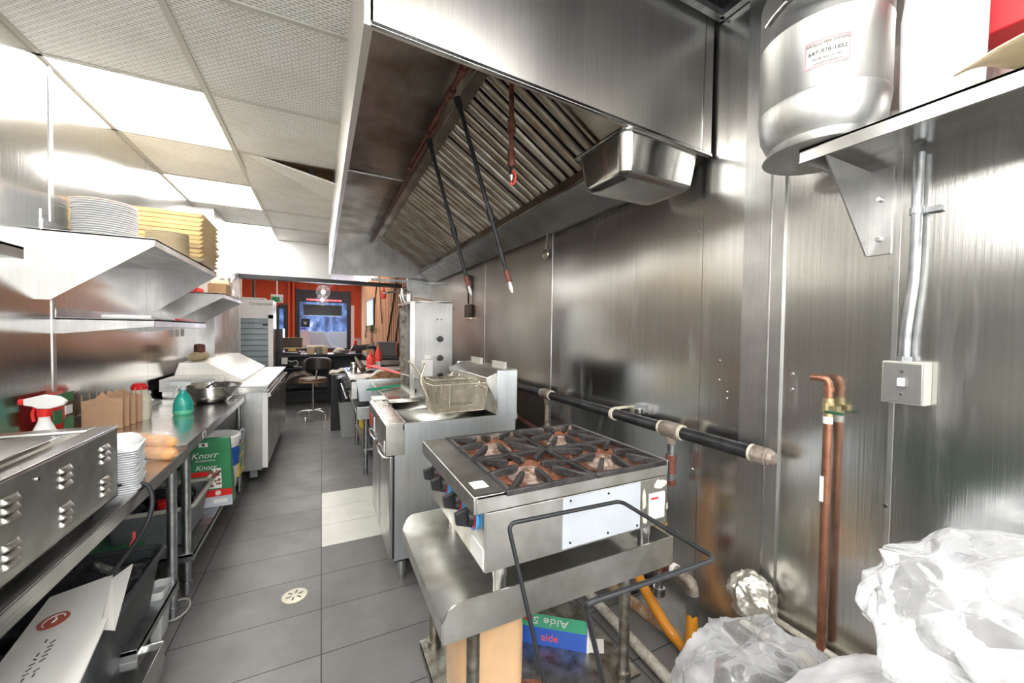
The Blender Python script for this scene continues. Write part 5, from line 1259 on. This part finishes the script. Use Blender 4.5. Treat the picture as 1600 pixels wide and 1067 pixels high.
obj('print', text_mb('PROFESSIONAL', .016, frame4(face(.5, .685, .004), (1, 0, 0), (0, 0, 1))), 'white', t)
obj('print', text_mb('Knorr', .046, frame4(face(.52, .585, .004), (1, 0, 0), (0, 0, 1)) @ shear), 'white', t)
# bucket and black-lidded sack behind
t = thing('white_bucket', 'white plastic bucket with blue label behind the green sack', 'bucket', (-.70, 3.5, .237))
obj('bucket_body', MB().lathe([(.13, 0), (.155, .36), (.165, .362), (.165, .40), (.155, .41), (.15, .40), (.125, .01), (0, .01)], (-.72, 3.56, .238), 32), 'white', t)
obj('bucket_label', MB().grid(lambda u, v: (-.72 + .153 * math.cos(-1.3 + 1.3 * u), 3.56 + .153 * math.sin(-1.3 + 1.3 * u), .42 + .14 * v), 10, 1), 'blue', t)
t = thing('pickle_sack', 'yellow and green packet with a black top beside the prep fridge', 'sack', (-.6, 3.9, .237))
obj('packet_body', MB().box(-.70, -.60, 3.76, 3.98, .238, .50), 'yellow', t, bevel=.01); obj('green_print', MB().box(-.705, -.595, 3.755, 3.985, .42, .48).box(-.705, -.595, 3.80, 3.9, .30, .38), 'green_pack', t)
obj('black_top', MB().box(-.71, -.59, 3.75, 3.99, .50, .60), 'black_bag', t, bevel=.02)
# below near table
t = crate('black_tote', 'large black plastic tote under the near worktable', -1.13, -.66, 1.72, 2.30, .02, .43, 'tote', 'tote', .05)
mb = MB().grid(lambda u, v: (-1.08 + .40 * u, 1.86 + .40 * v, .40 + .10 * math.sin(PI * u) * math.sin(PI * v) + .03 * noise.noise(Vector((u * 7, v * 7, 2)))), 24, 24)
single('rubbish_bag', mb, 'black_bag', 'black rubbish bag filling the black tote', 'bag', solid=.004)
single('red_tie', MB().tube([(-.74, 2.20, .50), (-.73, 2.205, .53), (-.735, 2.215, .555)], .006, 6), 'pink_red', 'red tie on the black rubbish bag', 'tie')
t = thing('printed_carton', 'large white carton lid with round red emblem leaning on the tote', 'carton', (-.7, 1.7, .4))
PA, PB, PC, PD = Vector((-.845, 1.90, .505)), Vector((-.70, 1.93, .505)), Vector((-.575, 1.20, .50)), Vector((-.86, 1.22, .50))
PA = Vector((-.845, 1.885, .505)); PB = Vector((-.70, 1.93, .52)); PC = Vector((-.59, 1.36, .50)); PD = Vector((-.80, 1.33, .46))
n_ = (PB - PA).cross(PD - PA).normalized(); n_ = -n_ if n_.z < 0 else n_
mb = MB().add([PA, PB, PB.lerp(PC, .48) + (PB - PA) * .12, PB.lerp(PC, .5) + (PB - PA) * .22, PC + (PC - PD) * .1, PD, PD.lerp(PA, .5)] , [(0, 6, 5, 4, 3, 2, 1)])
obj('lid_panel', mb, 'paper', t, solid=.006, flat=True)
obj('lid_flap', MB().quad(PB + Vector((.0, .0, -.01)), PB + Vector((.045, .03, .015)), PB.lerp(PC, .45) + Vector((.045, .0, -.05)), PB.lerp(PC, .45) + Vector((.0, 0, -.03)), .004), 'paper', t)
ex = (PB - PA).normalized(); ey = (PA - PD).normalized()
def on(u, v, h=.0045): return PD.lerp(PA, v).lerp(PC.lerp(PB, v), u) + n_ * h
c = on(.38, .70); mb = MB().cyl(c, c + n_ * .001, .036, n=30); e_ = obj('emblem', mb, 'emblem_red', t)
obj('emblem_mark', MB().tube([c + n_ * .0016 + (ex * math.cos(q * .5) + ey * math.sin(q * .5)) * .024 for q in range(9)], .0018, 6).tube([c + n_ * .0016 - ey * .012, c + n_ * .0016 + ex * .006, c + n_ * .0016 + ey * .014], .003, 6), 'paper', e_)
dash = MB()
for k in range(17):
    for s_ in (0, 1):
        if random.random() < .25: continue
        p = on(.46 - .0 * k + .10 * s_, .52 - .032 * k, .005); a_ = random.choice((0, .7, 1.5, 2.3)); dv = ex * math.cos(a_) + ey * math.sin(a_)
        dash.bar(p - dv * .006, p + dv * .006, .0035, .001, up=n_)
obj('print', dash, 'black', t)
for k, (x0, x1, y0, y1, z0, z1, lab) in enumerate(((-1.15, -.86, 2.62, 3.1, .02, .20, 'dark green lidded box on the floor beyond the black tote'),)):
    t = thing('green_box', lab, 'box', ((x0 + x1) / 2, y0, z0)); obj('box_body', MB().box(x0, x1, y0 - .15, y1 - .2, 0.0, .28), 'green_dark', t, bevel=.006); obj('lid', MB().box(x0 - .01, x1 + .01, y0 - .16, y1 - .19, .28, .30), 'green_pack', t, bevel=.004)
single('green_crate', MB().box(-1.1, -.70, .6, 1.30, .25, .66), 'green_dark', 'dark green crate under the near worktable next to the white carton', 'crate', bevel=.01)
t = thing('clear_bin', 'small translucent plastic bin on the floor by the table leg', 'bin', (-.69, 2.28, 0))
mb = MB(); rr(mb, -.685, 2.325, [(.02, .05, .001), (.032, .06, .20), (.034, .062, .205), (.034, .062, .235), (.030, .058, .235), (.028, .056, .2), (.018, .048, .006)], .2, 5); obj('bin_body', mb, 'clear_wall', t)
t = thing('steel_tray', 'shallow stainless tray on the floor by the black tote', 'tray', (-.62, 1.9, 0))
obj('tray_body', MB().box(-.80, -.575, 1.55, 2.01, .15, .155).box(-.58, -.575, 1.55, 2.01, .06, .17).box(-.80, -.575, 2.005, 2.01, .06, .17).box(-.80, -.575, 1.55, 1.555, .0, .17), 'steel', t, bevel=.003)
obj('tray_support', MB().box(-.79, -.585, 1.56, 2.0, 0, .06), 'steel_worn', t)

# floor drain
t = thing('floor_drain', 'round pale floor drain cover in the aisle tiles', 'drain', (-.13, 2.36, 0))
obj('drain_plate', MB().lathe([(.062, 0), (.062, .004), (.055, .005), (0, .005)], (-.13, 2.36, 0), 32), 'putty', t)
w = MB()
for k in range(6):
    a = PI / 3 * k + .3; w.bar((-.13 + .018 * math.cos(a), 2.36 + .018 * math.sin(a), .0055), (-.13 + .042 * math.cos(a), 2.36 + .042 * math.sin(a), .0055), .007, .0012)
obj('slots', w, 'black', t)

# ------------------------------------------------------------------ plastic bags at the lower right
def bag(name, label, c, r, mat, seed, amp=.28, fill=None, freq=1.5, flatz=None):
    import bmesh
    t = thing(name, label, 'bag', (c[0], c[1], c[2] - r[2]))
    bm = bmesh.new(); bmesh.ops.create_icosphere(bm, subdivisions=6, radius=1)
    off = Vector((seed * 3.1, seed * 1.7, seed))
    mb = MB(); vs = []
    for v in bm.verts:
        p = v.co.copy(); n = p.normalized()
        q = n * freq + off
        a = 1 - abs(noise.noise(q)) * 2; b_ = 1 - abs(noise.noise(q * 2.3)) * 2; c2 = 1 - abs(noise.noise(Vector((q.x * 6, q.y * 6, q.z * 3)))) * 2
        k = 1 + amp * (a * .72 + b_ * .22 + c2 * .03 - .5)
        p = Vector((n.x * r[0], n.y * r[1], n.z * r[2])) * k + Vector(c)
        if flatz is not None: p.z = max(p.z, flatz)
        p.x = min(p.x, XR - .01); vs.append(p)
    mb.add(vs, [tuple(v.index for v in f.verts) for f in bm.faces]); bm.free()
    obj('plastic_film', mb, mat, t); return t
b1 = bag('plastic_bag', 'clear crumpled plastic bag on the floor between the wire rack and the curb', (1.22, .68, .27), (.25, .23, .25), 'bag_clear', 3, .34, flatz=.005)
mb = MB()
for k in range(9):
    p = Vector((1.22 + random.uniform(-.12, .12), .68 + random.uniform(-.1, .1), .16 + random.uniform(-.08, .1)))
    m_ = Matrix.Translation(p) @ Euler((random.uniform(-1, 1), random.uniform(-1, 1), random.uniform(0, 3))).to_matrix().to_4x4()
    q = MB().box(-.07, .07, -.07, .07, -.025, .025); q.xform(m_); mb.add(q.v, q.f)
obj('contents', mb, 'foam', b1, bevel=.01)
b2 = bag('plastic_bag', 'white filled plastic bag lying lowest at the bottom right corner', (1.13, .28, .42), (.40, .30, .26), 'bag_milky', 7, .16)
obj('contents', MB().box(.88, 1.42, .10, .42, .22, .58), 'foam', b2, bevel=.06)
b3 = bag('plastic_bag', 'large clear plastic bag heaped on top of the white one by the wall', (1.36, .22, .80), (.32, .25, .19), 'bag_clear', 12, .30)
mb = MB()
for k in range(4):
    p = Vector((1.36 + random.uniform(-.12, .16), .2 + random.uniform(-.12, .1), .70 + random.uniform(-.05, .02)))
    m_ = Matrix.Translation(p) @ Euler((random.uniform(-.6, .6), random.uniform(-.6, .6), random.uniform(0, 3))).to_matrix().to_4x4()
    q = MB().box(-.08, .08, -.08, .08, -.02, .02); q.xform(m_); mb.add(q.v, q.f)
obj('contents', mb, 'foam', b3, bevel=.012)
fw_ = bag('foil_wad', 'crumpled silver foil wad at the end of the curb', (1.55, .93, .40), (.075, .085, .09), 'foil', 21, .28, freq=1.5, flatz=.335)
fw_['category'] = 'foil'; fw_.children[0].name = 'foil_sheet'
single('stacked_crate', MB().box(.85, 1.46, -.3, .5, 0, .20), 'tub_rim', 'pale plastic crate carrying the bags by the right wall', 'crate', bevel=.01)

# ------------------------------------------------------------------ shop room behind
t = thing('display_fridge', 'upright fridge with glass door and white header at the shop entrance', 'fridge', (-1.0, 7.8, 0))
obj('cabinet', MB().box(-1.34, -.74, 7.62, 8.2, .10, 1.93), 'steel_greasy', t)
obj('door_frame', MB().box(-1.34, -.73, 7.58, 7.62, .10, .30).box(-1.34, -.73, 7.58, 7.62, 1.62, 1.68).box(-1.34, -1.27, 7.58, 7.62, .1, 1.68).box(-.80, -.73, 7.58, 7.62, .1, 1.68), 'white', t)
obj('header', MB().box(-1.34, -.73, 7.57, 7.62, 1.68, 1.93), 'white', t)
obj('print', text_mb('Cyclopentane', .075, frame4((-.90, 7.568, 1.86), (1, 0, 0), (0, 0, 1)), squeeze=.75), 'wood_dark', t)
g_ = obj('door_glass', MB().box(-1.27, -.80, 7.60, 7.605, .3, 1.62), 'fridge_glass', t)
w = MB()
for k in range(14): w.box(-1.26, -.81, 7.590, 7.599, .34 + .092 * k, .352 + .092 * k)
obj('shelf_wires', w, 'pot_grey', t)
obj('door_sticker', MB().box(-.88, -.81, 7.595, 7.60, 1.50, 1.53), 'black', t)
single('paper_bag_top', MB().box(-1.2, -.85, 7.65, 7.9, 1.932, 1.965), 'paper', 'flat white papers on top of the upright fridge', 'papers', bevel=.01)
t = thing('exit_sign', 'green running man exit sign hanging in the shop', 'exit sign', (-.8, 9, 1.97))
obj('sign_housing', MB().box(-.905, -.70, 9.0, 9.04, 1.975, 2.135), 'white', t); obj('sign_face', MB().box(-.895, -.71, 8.995, 9.0, 1.995, 2.09), 'exit_green', t)
mb = MB().cyl((-.79, 8.994, 2.075), (-.79, 8.9935, 2.075), .009, n=10)
for a, b in (((-.79, 2.065), (-.80, 2.04)), ((-.80, 2.04), (-.78, 2.02)), ((-.78, 2.02), (-.785, 2.0)), ((-.80, 2.04), (-.825, 2.02)), ((-.79, 2.06), (-.765, 2.045)), ((-.79, 2.06), (-.815, 2.055))): mb.bar((a[0], 8.993, a[1]), (b[0], 8.993, b[1]), .001, .009, up=(0, 1, 0.01))
obj('running_man', mb, 'white', t); obj('sign_door', MB().box(-.755, -.72, 8.993, 8.995, 2.0, 2.085), 'white', t)
obj('mount', MB().cyl((-.80, 9.02, 2.135), (-.80, 9.02, 3.06), .008), 'white', t)
single('wood_post', MB().box(-1.50, -1.38, 8.9, 9.0, 0, 3.05), 'wood_light', 'light wood post beside the upright fridge', 'post')
single('dark_post', MB().box(-1.24, -1.20, 9.2, 9.24, 0, 3.05), 'black', 'thin dark frame post behind the upright fridge', 'post')
single('room_divider', MB().box(-.74, -.64, 8.25, 8.6, 0, 1.45), 'black_gloss', 'tall black panel beside the upright fridge', 'panel')
# pendants
for k, (x, y, z, r) in enumerate(((.05, 7.5, 2.30, .145), (.03, 9.3, 2.26, .145), (.02, 11.2, 2.22, .145))):
    t = thing('pendant_lamp', 'clear glass globe pendant lamp in the shop, %s of three' % ['nearest', 'middle', 'farthest'][k], 'pendant lamp', (x, y, z), group='glass globe pendants')
    obj('globe', MB().lathe([(r * math.sin(PI * a / 16), -r * math.cos(PI * a / 16)) for a in range(17)], (x, y, z), 28), 'globe_glass', t)
    obj('bulb', MB().lathe([(.045 * math.sin(PI * a / 10), -.045 * math.cos(PI * a / 10)) for a in range(11)], (x, y, z), 20), 'bulb', t)
    obj('cord', MB().cyl((x, y, z + r), (x, y, 3.06), .004, n=6), 'black', t)
    obj('socket', MB().cyl((x, y, z + .06), (x, y, z + r), .018), 'chrome', t)
t = thing('spotlight', 'small bright spotlight in the shop ceiling', 'spotlight', (-.72, 11, 2.8)); obj('lamp_face', MB().lathe([(0, 0), (.06, 0), (.06, .02)], (-.70, 10.5, 2.78), 16), 'bulb', t); obj('stem', MB().cyl((-.70, 10.5, 2.8), (-.70, 10.5, 3.06), .03), 'black', t)
for k, (x, y) in enumerate(((-.42, 10.2), (.55, 9.8))):
    single('smoke_detector', MB().lathe([(.07, 0), (.08, .02), (.08, .03)], (x, y, 3.025), 18), 'black', 'round black ceiling speaker in the shop, ' + ('left one' if k == 0 else 'right one'), 'speaker')
single('cove_light', MB().bar((1.05, 8.2, 2.62), (1.12, 13.5, 2.95), .16, .02), 'cove', 'bright strip light along the shop ceiling by the slat wall', 'strip light')
single('led_strip', MB().box(-.45, .62, 14.6, 14.64, 2.42, 2.47), 'led_red', 'red light strip across the top of the shop window', 'light strip')
t = thing('menu_screen', 'black hanging menu board in front of the shop window', 'sign', (.1, 13.5, 2.0))
obj('board', MB().box(-.50, .58, 13.5, 13.56, 1.88, 2.22), 'black_gloss', t)
obj('bracket', MB().cyl((-.35, 13.53, 2.22), (-.35, 13.53, 3.055), .01).cyl((.45, 13.53, 2.22), (.45, 13.53, 3.055), .01), 'black', t)
single('round_sign', MB().tube([(-.54 + .12 * math.cos(2 * PI * k / 16), 14.5, 1.86 + .045 * math.sin(2 * PI * k / 16)) for k in range(16)], .008, 6, closed=True), 'black', 'small oval framed sign hanging in the shop window', 'sign')
t = thing('window_poster', 'dark square poster with white text in the shop window', 'poster', (-.5, 14.6, 1.4)); obj('poster_sheet', MB().box(-.62, -.36, 14.6, 14.61, 1.52, 1.80), 'black', t)
obj('print', MB().box(-.54, -.44, 14.595, 14.6, 1.67, 1.695).box(-.53, -.45, 14.595, 14.6, 1.62, 1.645), 'white', t)
single('purple_sticker', MB().box(-.63, -.48, 14.6, 14.61, 1.44, 1.50), 'purple', 'small purple sticker in the shop window', 'sticker')
single('pale_poster', MB().box(-.62, -.36, 14.6, 14.61, .92, 1.40), 'pink_paper', 'pale pink paper poster in the lower left of the shop window', 'poster')
single('curtain_strip', MB().box(.92, 1.02, 14.5, 14.52, .8, 2.3), 'pink_paper', 'narrow pale strip at the right edge of the shop window', 'strip')
# counter with items
cn = thing('service_counter', 'dark service counter across the back of the shop', 'counter', (.3, 8.5, 0))
obj('counter_top', MB().box(-.72, 1.2, 8.2, 8.75, .93, .975), 'black', cn, bevel=.003)
obj('front_panel', MB().box(-.72, 1.2, 8.70, 8.75, 0, .93), 'pot_grey', cn)
obj('side_panel', MB().box(-.72, -.68, 8.22, 8.72, 0, .93), 'black', cn); obj('side_panel', MB().box(.10, .14, 8.22, 8.72, 0, .93), 'black', cn)
obj('shelf_board', MB().box(-.68, .10, 8.22, 8.70, .70, .72), 'black', cn); obj('shelf_board', MB().box(-.68, .10, 8.22, 8.70, .26, .28), 'black', cn)
single('rubbish_sack', MB().grid(lambda u, v: (-.64 + .6 * u, 8.2 + .3 * v * 1.0, .29 + .36 * math.sin(PI * min(1, v + .35) * .9) * (math.sin(PI * u) ** .4) + .05 * noise.noise(Vector((u * 6, v * 6, 1)))), 24, 16), 'sack_brown', 'crumpled brown and grey sack on the counter lower shelf', 'sack', solid=.005)
single('power_strip', MB().box(-.66, -.56, 8.16, 8.22, .80, .92), 'white', 'white power adapter under the counter top', 'adapter', bevel=.005)
single('tangled_cable', MB().tube([(-.58, 8.2, .88), (-.5, 8.18, .84), (-.42, 8.2, .88), (-.38, 8.2, .78), (-.5, 8.2, .75), (-.3, 8.2, .74), (-.2, 8.2, .735)], .007, 6, 2), 'paper', 'white cable tangle under the counter top', 'cable')
t = thing('framed_sign', 'wood framed brown board tilted on the counter', 'sign', (-.5, 8.4, 1.08))
obj('frame', MB().box(-.70, -.32, 8.30, 8.33, 1.08, 1.10).box(-.70, -.32, 8.33, 8.36, 1.27, 1.29).box(-.71, -.69, 8.30, 8.36, 1.08, 1.29).box(-.33, -.31, 8.30, 8.36, 1.08, 1.29), 'kraft_light', t); obj('board', MB().box(-.70, -.32, 8.33, 8.34, 1.09, 1.28), 'wood_dark', t)
single('yellow_pad', MB().box(-.56, -.44, 8.30, 8.36, 1.035, 1.075), 'yellow', 'yellow pad under the wood framed board', 'pad')
t = thing('receipt_printer', 'black cash drawer and printer under the framed board', 'printer', (-.5, 8.4, .976)); obj('printer_body', MB().box(-.70, -.36, 8.26, 8.55, .977, 1.03), 'black_gloss', t, bevel=.006); obj('front_slot', MB().box(-.66, -.40, 8.255, 8.26, 1.01, 1.016), 'steel_bright', t)
single('receipt_roll', MB().cyl((-.31, 8.24, 1.01), (-.31, 8.32, 1.01), .03), 'white', 'small paper roll beside the black printer', 'roll')
for k, (z0, z1) in enumerate(((.977, 1.045), (1.047, 1.12))): single('kraft_box', MB().box(-.25, -.12, 8.26, 8.4, z0, z1), 'kraft_light', 'tan takeout box on the counter, %s of the two stacked' % ('lower', 'upper')[k], 'box', bevel=.002)
single('flat_box', MB().box(-.26, .06, 8.42, 8.6, 1.10, 1.13), 'kraft_light', 'flat tan box lid lying behind the cups', 'box')
single('box_support', MB().box(-.1, .04, 8.44, 8.58, .977, 1.10), 'beige', 'beige box under the flat tan lid', 'box')
for k, x in enumerate((-.05, .06)):
    single('cup_stack', MB().lathe([(.045, 0), (.05, .02), (.045, .022), (.05, .05), (.045, .052), (.05, .08), (.045, .082), (.05, .11), (.05, .14), (0, .14)], (x, 8.32, .977), 18), ('grey_plastic', 'kraft_light')[k], ('grey', 'tan')[k] + ' stack of cups on the counter beside the tan boxes', 'cups')
single('paper_bundle', MB().lathe([(.10, 0), (.13, .03), (.10, .08), (.05, .11), (0, .12)], (.32, 8.36, .977), 16), 'beige', 'crumpled beige paper bundle on the counter', 'paper')
single('blue_grey_tray', MB().box(.30, .48, 8.24, 8.30, .98, 1.05), 'pot_grey', 'blue grey card reader tray on the counter', 'tray', bevel=.01)
t = thing('pos_terminal', 'black point of sale screen tilted on the right of the counter', 'screen', (.7, 8.3, .976)); obj('screen_panel', MB().hexa([(.50, 8.36, 1.02), (.84, 8.36, 1.04), (.50, 8.38, 1.02), (.84, 8.38, 1.04), (.58, 8.46, 1.13), (.90, 8.46, 1.16), (.58, 8.48, 1.13), (.90, 8.48, 1.16)]), 'black_gloss', t); obj('stand', MB().box(.62, .74, 8.36, 8.5, .977, 1.04), 'black', t)
single('card_reader', MB().hexa([(.78, 8.2, .98), (.88, 8.2, .98), (.78, 8.3, .98), (.88, 8.3, .98), (.83, 8.22, 1.09), (.90, 8.22, 1.09), (.83, 8.3, 1.09), (.90, 8.3, 1.09)]), 'grey_plastic', 'grey card reader leaning beside the screen', 'card reader')
single('red_ornament', MB().lathe([(.03, 0), (.045, .03), (.02, .07), (.035, .10), (0, .14)], (.62, 8.55, 1.12), 16), 'red_plastic', 'small red ornament above the screen', 'ornament')
single('orange_box', MB().box(.74, .86, 7.4, 7.5, .992, 1.10), 'wood_light', 'small orange brown box in front of the grey planter', 'box')
single('rear_counter', MB().box(.70, 1.22, 6.6, 8.1, 0, .99), 'black', 'dark cabinet under the grey planter', 'cabinet')
t = thing('planter', 'large grey box planter in front of the slat wall', 'planter', (1.05, 7.4, .99))
obj('planter_box', MB().box(.90, 1.22, 7.1, 7.45, .992, 1.24), 'pot_grey', t, bevel=.004); obj('red_edge', MB().box(1.195, 1.205, 7.09, 7.1, .992, 1.24), 'pink_red', t)
pl = thing('potted_palm', 'small leafy palm with a short trunk behind the grey planter', 'plant', (.88, 7.75, 1.2))
obj('trunk', MB().tube([(.86, 7.75, 1.20), (.855, 7.75, 1.3), (.86, 7.75, 1.42)], [.028, .022, .018], 10), 'brown_box', pl)
obj('pot', MB().lathe([(.04, 0), (.055, .06), (.05, .06), (0, .05)], (.86, 7.75, 1.15), 16), 'beige', pl)
w = MB()
for k in range(46):
    a = random.uniform(0, 2 * PI); el = random.uniform(-.2, 1.3); L_ = random.uniform(.12, .19); o_ = Vector((.86, 7.75, random.uniform(1.40, 1.47)))
    d1 = Vector((math.cos(a) * math.cos(el), math.sin(a) * math.cos(el), math.sin(el))); sd = d1.cross(Vector((0, 0, 1))).normalized() * .012
    m1 = o_ + d1 * L_ * .55; e1 = o_ + d1 * L_ - Vector((0, 0, .05))
    w.add([o_, m1 + sd, e1, m1 - sd], [(0, 1, 2, 3)])
tag(obj('leaves', w, 'leaf', pl, solid=.001))
single('support_block', MB().box(.78, .94, 7.6, 7.9, .992, 1.15), 'black', 'black block carrying the palm pot', 'stand')
t = thing('wall_screen', 'thin framed television on the wood slat wall', 'television', (1.24, 11.2, 1.9))
obj('screen_frame', MB().box(1.205, 1.248, 10.6, 12.2, 1.58, 2.30), 'black', t, bevel=.004); obj('screen_panel', MB().box(1.200, 1.205, 10.66, 12.14, 1.63, 2.25), 'screen', t)
# stool
t = thing('swivel_stool', 'brown leather swivel stool with chrome base and curved backrest', 'stool', (-.12, 6.97, 0))
obj('seat', MB().lathe([(.0, 0), (.17, .0), (.205, .02), (.21, .045), (.19, .07), (.10, .085), (0, .08)], (-.12, 6.97, .60), 36), 'leather_worn', t)
obj('seat_trim', MB().lathe([(.18, 0), (.207, .01), (.21, .025), (.20, .028)], (-.12, 6.97, .60), 36), 'brown_box', t)
mb = MB().grid(lambda u, v: (-.05 + .215 * math.sin((u - .5) * 2.3), 6.95 - .26 + .18 * math.cos((u - .5) * 2.3) - .0, .80 + (v) * .20 * (1 - (2 * u - 1) ** 4 * .45) + .02 * (2 * u - 1) ** 2), 20, 8)
obj('backrest', mb, 'leather', t, solid=.045, bevel=0)
obj('back_support', MB().tube([(-.11, 6.9, .61), (-.08, 6.80, .63), (-.06, 6.82, .85)], .012, 8, 1), 'chrome', t)
obj('column', MB().cyl((-.12, 6.97, .12), (-.12, 6.97, .60), .016).cyl((-.12, 6.97, .12), (-.12, 6.97, .3), .022), 'chrome', t)
for k in range(5):
    a = 2 * PI * k / 5 + .5
    obj('leg', MB().tube([(-.12, 6.97, .14), (-.12 + .16 * math.cos(a), 6.97 + .16 * math.sin(a), .14), (-.12 + .24 * math.cos(a), 6.97 + .24 * math.sin(a), .10), (-.12 + .25 * math.cos(a), 6.97 + .25 * math.sin(a), .01)], .011, 8, 2), 'chrome', t)
# waste bin
t = thing('waste_bin', 'grey waste bin with black liner bag beside the griddle', 'bin', (.3, 5.85, 0))
mb = MB(); rr(mb, .33, 5.72, [(.09, .13, .003), (.13, .18, .60), (.135, .185, .60), (.135, .185, .62), (.12, .17, .62)], .15, 5); obj('bin_body', mb, 'grey_plastic', t)
mb = MB(); n = 30; vs = []
lv = [(.132, .182, .50), (.145, .195, .62), (.14, .19, .72), (.15, .2, .80), (.12, .17, .82), (.0, .0, .78)]
rr(mb, .33, 5.72, lv[:-1], .2, 6)
for p in mb.v: p += Vector((noise.noise(p * 18), noise.noise(p * 18 + Vector((4, 4, 4))), noise.noise(p * 15))) * .025
obj('liner_bag', mb, 'black_bag', t)
mb = MB().grid(lambda u, v: (.10 + .36 * u, 6.02 + .2 * v, .85 + .012 * math.sin(u * 17) - .04 * (2 * u - 1) ** 2 + .02 * v), 14, 8)
single('grey_cloth', mb, 'beige', 'crumpled beige cloth beyond the waste bin', 'cloth', solid=.01)
single('cloth_stand', MB().box(.12, .44, 6.05, 6.2, 0, .80), 'black', 'dark post carrying the beige cloth', 'stand')

# ------------------------------------------------------------------ light
def area(name, loc, size, power, rot=(0, 0, 0), color=(1, 1, 1), sy=None):
    l = bpy.data.lights.new(name, 'AREA'); l.energy = power; l.color = color; l.shape = 'RECTANGLE'; l.size = size; l.size_y = sy or size
    o = bpy.data.objects.new(name, l); COL.objects.link(o); o.location = loc; o.rotation_euler = rot; return o
area('rear_wall_fill', (.18, -2.15, 1.5), 2.8, 34, (PI / 2, 0, 0), (.97, .98, 1), 2.6).rotation_euler = (math.radians(90), 0, 0)  # added soft fill across the rear wall, which has no window
area('street_daylight', (.07, 14.6, 1.7), 1.4, 60, (math.radians(-90), 0, 0), (.8, .88, 1), 1.6)
area('shop_ceiling_lamp', (.2, 10.5, 3.0), 2.0, 65, (0, 0, 0), (1, .95, .9), 4)
area('shop_ceiling_lamp', (-1.5, 9.5, 3.0), 1.0, 30, (0, 0, 0), (1, .95, .9), 2)
wd = bpy.data.worlds.new('world'); SC.world = wd; wd.use_nodes = True
wd.node_tree.nodes['Background'].inputs['Color'].default_value = (.75, .85, 1, 1); wd.node_tree.nodes['Background'].inputs['Strength'].default_value = .6

# ------------------------------------------------------------------ camera
yaw, pit, rol = .45939, -.024736, .01341
Fv = Vector((math.sin(yaw) * math.cos(pit), math.cos(yaw) * math.cos(pit), math.sin(pit)))
R0 = Vector((math.cos(yaw), -math.sin(yaw), 0)); U0 = R0.cross(Fv)
Rv = R0 * math.cos(rol) + U0 * math.sin(rol); Uv = U0 * math.cos(rol) - R0 * math.sin(rol)
cam = bpy.data.cameras.new('camera'); cam.sensor_width = 36; cam.sensor_fit = 'HORIZONTAL'; cam.lens = 601.6 / 1600 * 36; cam.clip_start = .02
co = bpy.data.objects.new('camera', cam); COL.objects.link(co)
m = Matrix((Rv, Uv, -Fv)).transposed().to_4x4(); m.translation = (0, 0, 1.45); co.matrix_world = m
SC.camera = co
vs_ = SC.view_settings; vs_.view_transform = 'Standard'; vs_.look = 'None'; vs_.exposure = 0.45; vs_.gamma = 1; vs_.use_curve_mapping = False
SC.cycles.max_bounces = 10; SC.cycles.diffuse_bounces = 5; SC.cycles.glossy_bounces = 6; SC.cycles.transmission_bounces = 6; SC.cycles.transparent_max_bounces = 16
SC.cycles.use_denoising = True; SC.cycles.sample_clamp_indirect = 8
